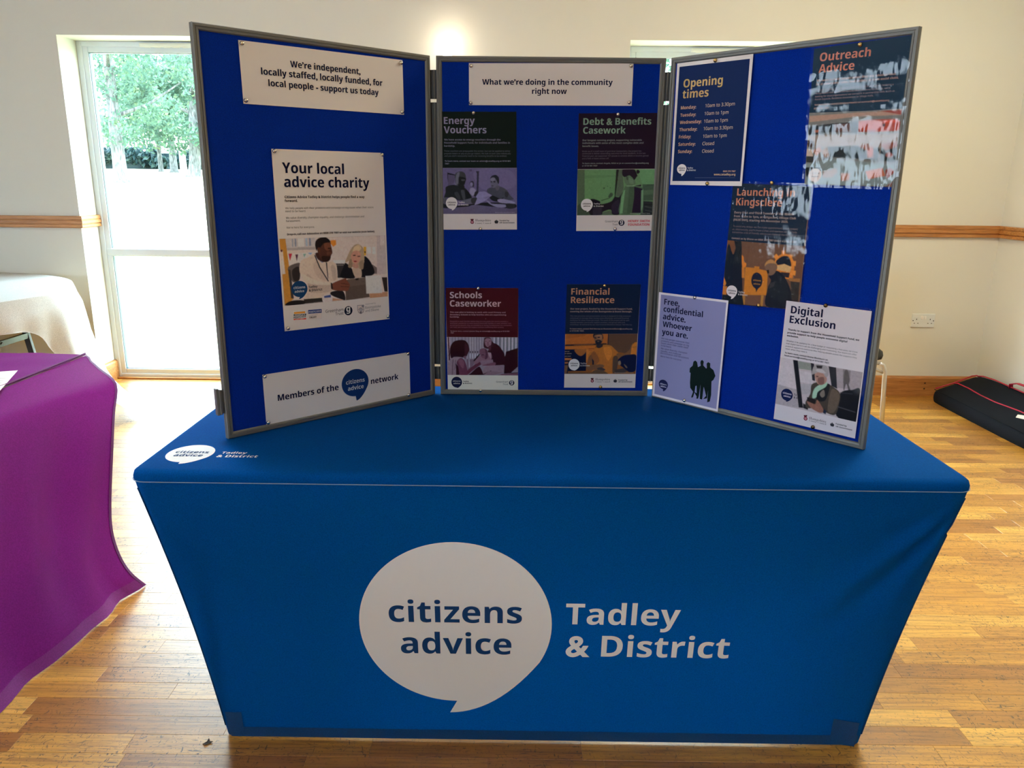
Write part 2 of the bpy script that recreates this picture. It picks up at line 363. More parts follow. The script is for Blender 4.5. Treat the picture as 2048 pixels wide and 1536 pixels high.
# windows with frames, transom, panes and trickle vent
def window(name, x0, x1, label):
    fr = MB(); y0, y1 = YF, YF + .06; t = .058
    def ring(b, x0, x1, z0, z1, t, y0, y1):
        b.box(x0, x0 + t, y0, y1, z0, z1); b.box(x1 - t, x1, y0, y1, z0, z1); b.box(x0 + t, x1 - t, y0, y1, z1 - t, z1); b.box(x0 + t, x1 - t, y0, y1, z0, z0 + t)
    ring(fr, x0, x1, 0, ZW, t * .55, y0, y1); o = fr.build(name, M_UPVC, bevel=.004); struct(o, label)
    for z0, z1 in ((t * .4, .895), (.840, ZW - t * .4)):
        s = MB(); ring(s, x0 + t * .4, x1 - t * .4, z0, z1, .042 if z1 > 1 else .042, y0 + .010, y1 + .004); s.build('bead', M_UPVC, o, bevel=.006)
    s = MB(); s.box(x0 + .03, x1 - .03, y0 + .004, y1, .845, .893); s.build('transom', M_UPVC, o, bevel=.008)
    g = MB()
    for z0, z1 in ((.062, .855), (.88, ZW - .062)): ring(g, x0 + .062, x1 - .062, z0, z1, .006, y0 + .016, y0 + .04)
    g.build('gasket', M_GASKET, o)
    for z0, z1 in ((.055, .85), (.885, ZW - .055)):
        p = MB(); p.box(x0 + .055, x1 - .055, y0 + .026, y0 + .030, z0, z1); p.build('pane', M_GLASS, o)
    v = MB(); xc_ = (x0 + x1) / 2; v.box(xc_ - .20, xc_ + .20, y0 - .016, y0, ZW - .034, ZW - .010); v.box(xc_ - .19, xc_ + .19, y0 - .022, y0 - .016, ZW - .030, ZW - .016)
    for k in range(6): v.box(xc_ - .17 + k * .06, xc_ - .13 + k * .06, y0 - .012, y0 - .004, ZW - .038, ZW - .034)
    v.build('trickle_vent', M_WPLAST, o, bevel=.002)
    s = MB(); s.box(x0, x1, YF - .03, YF, 0, .012); s.build('threshold', M_TRIM, o, bevel=.003)
window('window_1', *WIN[0], 'full-height white window with transom beside the white table')
window('window_2', *WIN[1], 'full-height white window mostly hidden by the display boards')

# ---------------------------------------------------------------- outside
g = MB()
prof = [(D + T + .01, -.16), (9, -.10), (20, .30), (45, 1.06), (95, 2.31), (160, 3.4)]
g.grid([[(-140, y_, z_), (0, y_, z_), (120, y_, z_)] for y_, z_ in prof]); struct(g.build('lawn', M_LAWN), 'sunlit dry lawn rising to trees')
def lawn_z(y_):
    for (a, za), (b_, zb) in zip(prof, prof[1:]):
        if a <= y_ <= b_: return za + (zb - za) * (y_ - a) / (b_ - a)
    return 3
rng = np.random.default_rng(3)
def leaves(blobs, n, size):
    C = []; Wt = np.array([r[3] ** 2 for r in blobs]); Wt = Wt / Wt.sum()
    idx = rng.choice(len(blobs), n, p=Wt); B = np.array(blobs)[idx]
    d = rng.normal(size=(n, 3)); d /= np.linalg.norm(d, axis=1)[:, None]
    c = B[:, :3] + d * (B[:, 3] * rng.uniform(.55, 1.05, n))[:, None] * np.array([1, 1, .8])
    a = rng.normal(size=(n, 3)); a /= np.linalg.norm(a, axis=1)[:, None]; b = np.cross(a, rng.normal(size=(n, 3))); b /= np.linalg.norm(b, axis=1)[:, None]
    s = (size * rng.uniform(.6, 1.4, n))[:, None]
    V = np.stack([c - a * s, c + b * s * .5, c + a * s, c - b * s * .5], 1).reshape(-1, 3)
    me = bpy.data.meshes.new('foliage'); me.from_pydata(V.tolist(), [], [(4 * i, 4 * i + 1, 4 * i + 2, 4 * i + 3) for i in range(n)]); return me
def tree(x, y_, h, r, label, crown, n, size, bark=None, lean=0.0, name='tree', group=None):
    z0 = lawn_z(y_) - .1
    root = tag(empty(name, (x, y_, z0)), label, 'tree', group)
    t = MB(); t.tube([(0, 0, 0), (.02, 0, .25), (lean * .3, 0, 1.2), (lean * .6, 0, h * .35), (lean, .1, h * .6), (lean + .2, .1, h * .85)], [r * 1.7, r * 1.12, r, r * .85, r * .6, r * .25], 12)
    t.build('trunk', bark or M_BARK, root, smooth=True)
    for k in range(5):
        a = 2.4 * k + .4; zb = h * (.28 + .1 * k); ln = h * .28; bm = MB()
        bm.tube([(lean * .6, 0, zb), (lean * .6 + math.cos(a) * ln * .5, math.sin(a) * ln * .5, zb + ln * .2), (lean * .6 + math.cos(a) * ln, math.sin(a) * ln, zb + ln * .55)], [r * .35, r * .22, r * .08], 7)
        bm.build('branch', bark or M_BARK, root, smooth=True)
    me = leaves(crown, n, size); tag(link('foliage', me, M_LEAF, root), kind='stuff')
def crown(cx, zlo, zhi, w, k, r):
    o = []
    for i in range(k):
        zz = random.uniform(zlo, zhi); o.append((cx + random.uniform(-w, w), random.uniform(-w * .7, w * .7), zz, r * random.uniform(.6, 1.2)))
    return o
tree(-22.64, 45, 13, .36, 'large grey-trunked oak on the lawn seen through the first window', crown(0, 3.0, 10, 4.2, 24, 1.1), 8500, .13)
tree(-24.6, 60, 12, .42, 'dark leaning tree trunk behind the oak, at the far lawn edge', crown(.5, 2.6, 9.5, 4.5, 26, 1.5), 9000, .17, lean=.6)
tree(-33.0, 76, 14, .33, 'slim tree in the far row under the hedge line', crown(0, 3.4, 12, 6, 30, 1.8), 9000, .20)
tree(-35.6, 79, 13, .22, 'thin twin-stemmed tree in the far row', crown(0, 3.8, 11, 4, 16, 1.6), 5000, .20)
tree(-30.4, 72, 11, .28, 'pale birch standing white against the far hedge', crown(0, 3.6, 10, 4, 18, 1.6), 5000, .20, bark=M_BIRCH)
tree(8.5, 40, 13, .36, 'broad tree seen over the boards through the second window', crown(0, 3.2, 10.5, 4.5, 30, 1.4), 9000, .15)
tree(16.5, 46, 13, .36, 'second tree beyond the second window', crown(0, 3.2, 10.5, 4.5, 26, 1.5), 7000, .16)
h_ = []
for k in range(140): h_.append((-76 + k * 1.0, random.uniform(-.8, .8), random.uniform(.2, 2.0), random.uniform(.8, 1.3)))
for tx, ty in ((-9.5, 58), (1.0, 66), (26, 60), (-52, 70)):
    tree(tx, ty, 13, .34, {-9.5: 'tree between the two windows, mid lawn', 1.0: 'tree straight behind the middle board, far lawn', 26: 'tree far right of the lawn beyond the second window', -52: 'tree far left of the lawn'}[tx], crown(0, 3.2, 11, 4.5, 24, 1.6), 5000, .2)
hr = tag(empty('hedge', (0, 96, 2.3)), 'dark blue-green hedge along the far lawn edge', 'hedge')
tag(link('foliage', leaves(h_, 26000, .34), M_HEDGE, hr), kind='stuff')
hb = MB(); hb.box(-78, 66, .5, 2.0, 0, 1.9); hb.build('hedge_core', M_HEDGE, hr)

# ---------------------------------------------------------------- wall lamp, socket
L_ = tag(empty('wall_lamp', (-.505, D, 2.09)), 'small lit wall lamp just above the middle display board', 'lamp')
b = MB(); b.lathe([(0, .012), (.035, .012), (.042, .006), (.042, 0)], 20, (0, 0, -.10), 'y'); b.build('backplate', M_STEEL, L_, True)
b = MB(); b.tube([(0, -.01, -.10), (0, -.06, -.115), (0, -.105, -.10), (0, -.105, -.06)], .007, 8); b.build('arm', M_STEEL, L_, True)
def _glow(m, nt, bs):
    bs.inputs['Emission Color'].default_value = (1, .90, .72, 1); bs.inputs['Emission Strength'].default_value = LAMP_EMIT
b = MB(); b.lathe([(0, -.062), (.018, -.062), (.024, -.05), (.0255, .028), (.024, .033), (0, .034)], 20, (0, -.105, 0)); b.build('glass_shade', mat('lit_glass_shade', (.9, .88, .84), .3, build=_glow), L_, True)
pt = bpy.data.lights.new('wall_lamp_bulb', 'POINT'); pt.energy = LAMP_POWER; pt.color = (1, .80, .55); pt.shadow_soft_size = .03
po = bpy.data.objects.new('wall_lamp_bulb', pt); COL.objects.link(po); po.location = (-.505, D - .105, 2.16)

S = tag(empty('double_socket', (2.566, D, .504)), 'double power socket with two white switches on the wall right of the boards', 'socket')
b = MB(); b.box(-.076, .076, -.008, 0, -.045, .045); b.build('face_plate', M_STEEL, S, bevel=.004)
for sx in (-.0095, .0095): b = MB(); b.box(sx - .0065, sx + .0065, -.0125, -.007, .009, .031); b.build('switch', M_WPLAST, S, bevel=.0015)
hb = MB()
for s_ in (-1, 1):
    cx = s_ * .044; hb.box(cx - .002, cx + .002, -.0086, -.006, .004, .013)
    for dx in (-.0115, .0115): hb.box(cx + dx - .0036, cx + dx + .0036, -.0086, -.006, -.0195, -.0155)
tag(hb.build('pin_hole', M_BLACK, S), kind='stuff')
hb = MB()
for s_ in (-1, 1): hb.lathe([(0, .0088), (.0035, .0088), (.0035, .007)], 10, (s_ * .066, 0, 0), 'y')
tag(hb.build('screw', M_BLACK, S), kind='stuff')

# ---------------------------------------------------------------- chair half hidden behind the boards
CH = tag(empty('stacking_chair', (1.752, 4.42, 0)), 'black-seated chair with pale tube legs peeking out behind the boards', 'chair')
b = MB(); P = []
def rrect(hx, hy, r, n=5):
    o = []
    for cx, cy, a0 in ((hx - r, hy - r, 0), (-hx + r, hy - r, 90), (-hx + r, -hy + r, 180), (hx - r, -hy + r, 270)):
        for k in range(n + 1):
            a = math.radians(a0 + 90 * k / n); o.append((cx + r * math.cos(a), cy + r * math.sin(a)))
    return o
for ins, z in ((.20, .402), (.02, .402), (.004, .410), (0, .430), (.004, .452), (.02, .466), (.06, .472), (.20, .474)): P.append([(x, y_, z) for x, y_ in rrect(.232 - ins, .22 - ins, max(.05 - ins * .2, .01))])
b.grid(P, True); b.f += [tuple(range(24))[::-1], tuple(7 * 24 + k for k in range(24))]; b.solid().build('seat', M_SEAT, CH, True)
for sx in (-1, 1):
    b = MB(); b.tube([(sx * .20, -.215, .392), (sx * .222, -.215, .380), (sx * .236, -.218, .345), (sx * .24, -.222, .25), (sx * .252, -.235, 0)], .0125, 10); b.build('leg', M_CHROME, CH, True)
    b = MB(); b.tube([(sx * .21, .20, 0), (sx * .21, .17, .40), (sx * .21, .215, .62), (sx * .20, .24, .84)], .0125, 10); b.build('leg', M_CHROME, CH, True)
    b = MB(); b.tube([(sx * .236, -.216, .335), (sx * .10, -.20, .388)], .009, 8); b.build('brace', M_CHROME, CH, True)
b = MB(); b.tube([(-.20, -.215, .392), (.20, -.215, .392)], .011, 8); b.build('seat_rail', M_CHROME, CH, True)
b = MB(); P = []
for ins, yy in ((.10, .0), (.012, .0), (0, .012), (.012, .035), (.10, .04)): P.append([(x, yy, z) for x, z in rrect(.225 - ins, .16 - ins, max(.06 - ins * .3, .012))])
b.grid(P, True); b.f += [tuple(range(24)), tuple(4 * 24 + k for k in range(24))[::-1]]; b.solid().build('backrest', M_SEAT, CH, True, loc=(0, .20, .70))

# ---------------------------------------------------------------- long black bag in the corner
BG = tag(empty('carry_bag', (2.80, 4.40, 0)), 'long black carry bag with red piping lying in the corner', 'bag')
def bagprof(k, e):
    # cross-section (x, z), shrunk towards the end by e
    p = [(-.175, 0), (-.185, .03), (-.178, .068), (-.160, .082), (-.04, .120), (.085, .168), (.118, .178), (.146, .165), (.152, .12), (.152, 0)]
    return [(x + e * .06 * (1 - 2 * (x + .18) / .33), z * (1 - .25 * e)) for x, z in p]
ysb = [.47, .465, .44, .40, .30, .15, 0, -.2, -.4, -.65, -.68]
es = [1.2, .7, .25, .05, 0, 0, 0, 0, 0, .2, 1]
P = []
for k, (yy, e) in enumerate(zip(ysb, es)):
    wv = .006 * math.sin(k * 1.9); P.append([(x + .035 * (yy - .4) * -.25 + (wv if 2 < i < 7 else 0), yy + (.0 if i < 4 else -.02 * (i > 8)), z + (.006 * math.sin(k * 1.3 + i) if i in (4, 5) else 0)) for i, (x, z) in enumerate(bagprof(k, e))])
b = MB(); b.grid(P); n = 10; b.f += [tuple(range(n))[::-1], tuple((len(P) - 1) * n + k for k in range(n))]
bag = b.solid().build('bag_body', M_BAG, BG, True); sb = bag.modifiers.new('s', 'SUBSURF'); sb.levels = 1; sb.render_levels = 1
def pipe(name, idx, dz, rr, start=1):
    b = MB(); b.tube([Vector(P[k][idx]) + Vector((0, 0, dz)) for k in range(start, len(P) - 1)], rr, 8); b.build(name, M_RED, BG, True)
pipe('piping', 4, .0035, .0042, 2); pipe('piping', 6, .001, .0042, 2)
b = MB(); b.tube([Vector(P[2][j]) + Vector((0, .012, .002)) for j in range(3, 8)], .0042, 8); b.build('piping', M_RED, BG, True)
b = MB(); b.grid([[(x, yy, z) for x, z in ((.10, .17), (.118, .178))] for yy in (0, .02)])
b = MB(); hp = [(.12, .13, .165), (.115, .125, .20), (.112, .06, .222), (.112, -.06, .226), (.115, -.16, .205), (.12, -.17, .165)]
b.grid([[Vector(p) + Vector((-.012, 0, 0)) for p in hp], [Vector(p) + Vector((.012, 0, 0)) for p in hp]]); hd = b.build('handle', M_RED, BG, True); sm = hd.modifiers.new('s', 'SOLIDIFY'); sm.thickness = .006
b = MB(); b.add([(-.085, -.27, .1065), (-.060, -.245, .1155), (.0, -.40, .1375), (-.04, -.43, .124)], [(0, 1, 2, 3)]); lb = b.build('white_tag', M_PAPER, BG); sm = lb.modifiers.new('s', 'SOLIDIFY'); sm.thickness = .002
b = MB(); b.tube([(-.168 + .035 * (yy - .4) * -.25, yy, .079) for yy in (.43, .3, .1, -.1, -.3, -.6)], .0028, 6); b.build('seam', M_BAG, BG, True)

# ---------------------------------------------------------------- round table with white cloth
RC = (-3.46, 4.06); RR = .885; RZ = .752
RT = tag(empty('round_table', (RC[0], RC[1], 0)), 'round table with black folding legs under the white cloth', 'table')
b = MB(); b.lathe([(0, RZ - .004), (RR - .01, RZ - .004), (RR - .004, RZ - .014), (RR - .004, RZ - .03), (0, RZ - .03)], 64); b.build('table_top', mat('pale_laminate', (.6, .58, .54), .4), RT)
for sx, sy in ((1, -1), (1, 1), (-1, -1), (-1, 1)):
    b = MB(); b.box(-.016, .016, -.012, .012, 0, .72); o = b.build('leg', M_BLACK, RT, bevel=.003, loc=(sx * .66, sy * .24, 0)); o.rotation_euler = (0, -sx * .16, 0)
for sx in (1, -1):
    b = MB(); b.box(-.012, .012, -.24, .24, .46, .49); b.build('cross_bar', M_BLACK, RT, loc=(sx * .585, 0, 0))
    b = MB(); b.tube([(sx * .60, 0, .475), (sx * .15, 0, .70)], .009, 8); b.build('brace', M_BLACK, RT)
b = MB(); NA = 240; P = []
def overhang(a):
    d = (math.degrees(a) - 12 + 45) % 90 - 45
    return .145 + .59 * math.exp(-(abs(d) / 14.5) ** 2.2)
for t_ in [0, .4, .8, .97, .995]: P.append([(RR * t_ * math.cos(2 * math.pi * k / NA), RR * t_ * math.sin(2 * math.pi * k / NA), RZ) for k in range(NA)])
for s_ in [0, .02, .05, .1, .18, .28, .4, .52, .64, .76, .88, .96, 1.0]:
    row_ = []
    for k in range(NA):
        a = 2 * math.pi * k / NA; oh = overhang(a); d = (math.degrees(a) - 12 + 45) % 90 - 45; dr = s_ * oh
        fold = .035 * math.sin(a * 17 + .8) * min(1, dr / .25) + .02 * math.sin(a * 29) * min(1, dr / .2)
        flare = .03 * min(1, dr / .1) + .05 * dr + (.33 * (dr / .74) ** 4.5 if dr > .3 else 0)
        rr = RR + .004 + .6 * fold * (.4 + .6 * s_) + flare
        row_.append((rr * math.cos(a), min(rr * math.sin(a), D - .03 - RC[1] + .004 * math.sin(a * 60)), max(RZ - dr + (.006 if dr < .03 else 0) - .006, .004 + .012 * math.cos(a * 40))))
    P.append(row_)
b.grid(P, True)
rc = b.build('round_tablecloth', M_WHITE, None, True, loc=(RC[0], RC[1], 0)); tag(rc, 'white cloth draped over the round table by the window', 'tablecloth')
hm = MB(); hm.grid([[(x * 1.001, y_ * 1.001, z) for x, y_, z in P[-2]], [(x * 1.002, y_ * 1.002, z - .001) for x, y_, z in P[-1]]], True); hm.build('hem', mat('cloth_hem', (.62, .60, .62), .7), rc, True)

# ---------------------------------------------------------------- purple covered table, left foreground
PT_X = -1.636; PY1 = 2.70; PY0 = 1.02; PZ = .735
b = MB(); b.box(-3.3, PT_X - .006, PY0, PY1 - .005, PZ - .035, PZ - .004)
TB = b.build('trestle_table', mat('grey_table_laminate', (.4, .39, .38), .5)); tag(TB, 'trestle table hidden under the purple cloth', 'table')
for sx, sy in ((-3.2, PY0 + .08), (-3.2, PY1 - .08), (-1.75, PY0 + .08), (-1.75, PY1 - .08)):
    l = MB(); l.tube([(sx, sy, 0), (sx, sy, PZ - .035)], .014, 8); l.build('leg', M_BLACK, TB)
b = MB(); P = []
nx = 40
# top sheet (slightly rumpled) with a ridge along the end edge
def topz(x, y_): return PZ + .0018 * math.sin(x * 23 + y_ * 9) + .0015 * math.sin(x * 7 - y_ * 31) + .001 * math.sin(x * 51)
edge = lambda y_: PT_X + .006 * math.sin(y_ * 3)
for j in range(49):
    y_ = PY0 - .01 + (PY1 - PY0 + .02) * j / 48
    P.append([(-3.31 + (edge(y_) + 3.31) * i / nx, y_, topz(-3.31 + (edge(y_) + 3.31) * i / nx, y_)) for i in range(nx + 1)])
b.grid(P)
PC = b.build('purple_tablecloth', M_PURPLE, None, True); tag(PC, 'purple cloth draped to the floor over a trestle table', 'tablecloth')
# end drop: free hem curve on the far side, plain fall on the near side
hemc = [(-1.636, 2.700, .731), (-1.555, 2.640, .699), (-1.462, 2.566, .662), (-1.430, 2.471, .579), (-1.420, 2.416, .473), (-1.420, 2.366, .315), (-1.410, 2.333, .222), (-1.390, 2.323, .137), (-1.365, 2.331, .069), (-1.340, 2.368, .003)]
def cat(pts, n):
    pts = [Vector(p) for p in pts]; o = []
    for k in range(n + 1):
        t_ = k / n * (len(pts) - 1); i = min(int(t_), len(pts) - 2); u = t_ - i
        p0, p1, p2, p3 = pts[max(i - 1, 0)], pts[i], pts[i + 1], pts[min(i + 2, len(pts) - 1)]
        o.append(.5 * ((2 * p1) + (p2 - p0) * u + (2 * p0 - 5 * p1 + 4 * p2 - p3) * u * u + (3 * p1 - p0 - 3 * p2 + p3) * u ** 3))
    return o
ND = 36; hem = cat(hemc, ND)
P = []
NYc = 40
for j in range(NYc + 1):
    t_ = j / NYc; row_ = []
    for k in range(ND + 1):
        H = hem[k]; z = H.z
        # near-side profile at y = 1.0
        dr = (PZ - z) / PZ
        near = Vector((PT_X + .008 + .04 * min(1, dr / .08) + .175 * dr ** 1.3, 1.0, z))
        topy = PY1 + (1.0 - PY1) * t_
        q_ = 1 - (1 - t_) ** 1.6
        x = H.x + (near.x - H.x) * min(1, t_ * 2.2) ** .7
        y_ = H.y + (1.0 - H.y) * t_
        fold = .020 * math.sin(t_ * 40 - dr * 5 + .6) * math.sin(min(1, dr * 1.1) * 2.6) * math.exp(-t_ * 3.2) * min(1, t_ * 14) + .007 * math.sin(t_ * 21 + dr * 3) * min(1, t_ * 14) + .002 * math.sin(t_ * 60)
        if k == 0: x, y_, fold = edge(topy), topy, 0
        if k == 1: x, y_, fold = x * .5 + edge(topy) * .5 + .008, y_ * .5 + topy * .5, 0
        row_.append((x + fold * min(1, dr * 6), y_, max(z, .003)))
    P.append(row_)
b = MB(); b.grid(P); b.build('end_drop', M_PURPLE, PC, True)
b = MB(); b.grid([[tuple(Vector(p) + Vector((.0012, .0008, .0))) for p in P[0]], [tuple(Vector(p) * .72 + Vector(q_) * .28 + Vector((.0022, -.0004, 0))) for p, q_ in zip(P[0], P[1])]]); b.build('side_hem', M_PURPLE_D, PC, True)
b = MB(); b.grid([[tuple(Vector(r_[-1]) + Vector((.0015, 0, .0))) for r_ in P], [tuple(Vector(r_[-4]) * .5 + Vector(r_[-3]) * .5 + Vector((.0015, 0, 0))) for r_ in P]]); b.build('bottom_hem', fabric('purple_hem_band', (.22, .02, .22), .6, 600, .1, trans=.1), PC, True)
b = MB(); b.tube([(edge(y_) - .0035, y_, PZ + .003) for y_ in [1.02 + 1.68 * i / 30 for i in range(31)]], .0032, 6); b.build('edge_fold', M_PURPLE_D, PC, True)
# fall along the near side, out of the photograph's view
b = MB(); b.grid([[(-3.31 + (PT_X + 3.31) * i / 60, PY0 - .012 - .10 * d_ ** 1.4 - .012 * d_ * math.sin(i * .9), max(.004, PZ * (1 - d_))) for i in range(61)] for d_ in [k / 14 for k in range(15)]]); b.build('front_drop', M_PURPLE, PC, True)
# paper on the purple table
b = MB(); b.add([(-1.71, 2.435, PZ + .004), (-1.598, 2.172, PZ + .006), (-1.79, 2.09, PZ + .004), (-1.905, 2.352, PZ + .004)], [(0, 3, 2, 1)])
pp = b.build('paper_sheet', M_PAPER); sm = pp.modifiers.new('s', 'SOLIDIFY'); sm.thickness = .0006; tag(pp, 'white printed sheet lying on the purple tablecloth', 'paper')

for x0, y0 in ((-1.6715, 2.3213), (-1.658, 2.2907), (-1.648, 2.2660), (-1.640, 2.2480)):
    A = Vector((x0 - .004, y0, PZ + .0072)); B_ = A + Vector((-.070, -.016, 0)); n_ = Vector((.23, -1, 0)).normalized() * .0012
    b = MB(); b.add([A - n_, A + n_, B_ + n_, B_ - n_], [(0, 1, 2, 3)]); b.build('printed_line', M_BLACK, pp)
b = MB(); b.add([(-.012, -.004, .0004), (-.003, -.009, .003), (.004, -.003, .001), (.012, .002, .0035), (.003, .006, .0006), (-.002, .013, .004), (-.004, .004, .0015)], [(0, 1, 2, 6), (2, 3, 4, 6), (4, 5, 6)])
sc_ = b.build('leaf_scrap', mat('dry_dark_leaf', (.03, .016, .010), .8), loc=(-.83, 1.611, .0005)); sm = sc_.modifiers.new('s', 'SOLIDIFY'); sm.thickness = .0006
tag(sc_, 'tiny dark scrap of leaf on the floor beside the blue cover', 'scrap')

# ---------------------------------------------------------------- main table and stretch cover
HX, YT0, YT1, TZ = .915, 1.546, 2.300, .742
TYC = (YT0 + YT1) / 2; THY = (YT1 - YT0) / 2
b = MB(); b.box(-HX + .012, HX - .012, YT0 + .012, YT1 - .012, TZ - .035, TZ - .003)
DT = b.build('folding_table', mat('pale_grey_table_plastic', (.6, .6, .6), .5), bevel=.01); tag(DT, 'folding table standing inside the blue stretch cover', 'table')
for sx in (-.785, .785):
    for sy in (1.668, 2.20):
        l = MB(); l.tube([(sx * .995, sy, .002), (sx * .90, sy, TZ - .036)], .014, 8); l.build('leg', M_BLACK, DT, True)
N = 12
def ring(hx, y0, y1, r, z, nside=120, n=6):
    """closed loop starting at the front-left, ccw; same point count for every ring"""
    o = []; yc, hy = (y0 + y1) / 2, (y1 - y0) / 2
    cs = [(-hx + r, -hy + r, 180), (hx - r, -hy + r, 270), (hx - r, hy - r, 0), (-hx + r, hy - r, 90)]
    for ci, (cx, cy, a0) in enumerate(cs):
        for k in range(n + 1):
            a = math.radians(a0 + 90 * k / n); o.append((cx + r * math.cos(a), yc + cy + r * math.sin(a), z))
        nx_, ny_, na = cs[(ci + 1) % 4]
        A = o[-1]; an = math.radians(na); Bp = (nx_ + r * math.cos(an), yc + ny_ + r * math.sin(an))
        for k in range(1, nside): t_ = k / nside; o.append((A[0] + (Bp[0] - A[0]) * t_, A[1] + (Bp[1] - A[1]) * t_, z))
    return o
YFB = 1.6335
def front_y(z): return 1.548 + (YFB - 1.548) * (.70 - z) / (.70 - .012)
def crease(x, y_, z):
    """tension folds fanning out from the top front corners; returns an offset towards the viewer"""
    d = 0.0
    for sx, amp in ((1, .016), (-1, .006)):
        dx, dz = sx * .90 - x, .70 - z; dx *= sx; r = math.hypot(dx, dz)
        if r < 1e-4 or dx < -.02: continue
        th = math.degrees(math.atan2(dz, max(dx, 1e-5)))
        d += amp * (math.exp(-((th - 46) / 4.5) ** 2) - .8 * math.exp(-((th - 55) / 4) ** 2) + .75 * math.exp(-((th - 66) / 4.5) ** 2) - .4 * math.exp(-((th - 32) / 6) ** 2)) * min(1, r / .12) * max(0, 1 - r / .52)
    return d
rings = [ring(.3, 1.8, 2.05, .02, TZ), ring(HX - .10, YT0 + .10, YT1 - .10, .02, TZ), ring(HX - .022, YT0 + .022, YT1 - .022, .022, TZ), ring(HX - .010, YT0 + .010, YT1 - .010, .030, TZ - .0015), ring(HX - .003, YT0 + .003, YT1 - .003, .035, TZ - .007),
         ring(HX, YT0, YT1, .038, TZ - .016), ring(HX - .001, YT0 + .0005, YT1 - .001, .037, TZ - .026)]
skz = [.712, .70] + [.69 - .014 * k for k in range(46)] + [.048, .034, .005]
for z in skz:
    s_ = (.712 - z) / .70; hx = .912 + (.795 - .912) * s_ - .012 * math.sin(math.pi * s_)
    y0 = front_y(z) if z < .70 else 1.5475; y1 = 2.296 + (2.225 - 2.296) * s_
    rr = ring(hx, y0, y1, .037 + (.02 - .037) * s_, z)
    rr = [(x, y_ - (crease(x, y_, z) if y_ < y0 + .002 else 0), zz) for x, y_, zz in rr]
    rings.append(rr)
b = MB(); b.grid(rings, True); nr = len(rings[0]); b.f = [f_[::-1] for f_ in b.f] + [tuple(range(nr))]
# leave the back below the rim open: drop faces whose centre lies on the back
keep = []
for f_ in b.f:
    cy = sum(b.v[i][1] for i in f_) / len(f_); cz = sum(b.v[i][2] for i in f_) / len(f_); cx = sum(b.v[i][0] for i in f_) / len(f_)
    if cz < .69 and cy > 2.19 and abs(cx) < .74: continue
    keep.append(f_)
b.f = keep
CV = b.build('table_cover', M_COVER, None, True); tag(CV, 'blue stretch table cover printed with a large white speech bubble', 'table cover')
b = MB(); sr = ring(HX + .0008, YT0 - .0008, YT1 + .001, .038, TZ - .0235); b.tube(sr + [sr[0]], .0010, 5, cap=False); b.build('seam', mat('pale_seam_thread', (.20, .32, .50), .6), CV)
b = MB(); lo, hi = rings[-1], rings[-2]
fr_ = [i for i, p in enumerate(lo) if p[1] < YFB + .002 and abs(p[0]) < .79]
b.grid([[(hi[i][0], hi[i][1] - .0012, .034) for i in fr_], [(lo[i][0], lo[i][1] - .0016, .006) for i in fr_], [(lo[i][0], lo[i][1] - .0006, .003) for i in fr_]]); b.build('hem', M_COVER_D, CV, True)
for x0, x1, zt in ((.712, .776, .088), (-.785, -.745, .082)):
    b = MB(); b.grid([[(x0 + (x1 - x0) * i / 6, front_y(z) - .0022 - .001 * math.sin(math.pi * i / 6), z - (.012 * i / 6 if x0 > 0 else 0)) for i in range(7)] for z in (zt, .06, .03, .012)]); b.build('foot_pocket', M_COVER_D, CV, True)
for sx in (-1, 1):
    pts = []
    for k in range(1, len(skz) - 1):
        rk = rings[7 + k]; p = min(rk[:8], key=lambda p: p[0] + p[1]) if sx < 0 else max(rk[110:150], key=lambda p: p[0] - p[1]); pts.append(Vector(p) + Vector((sx * .0008, -.0008, 0)))
    b = MB(); b.tube(pts, .0016, 6); b.build('corner_seam', M_COVER_D, CV, True)

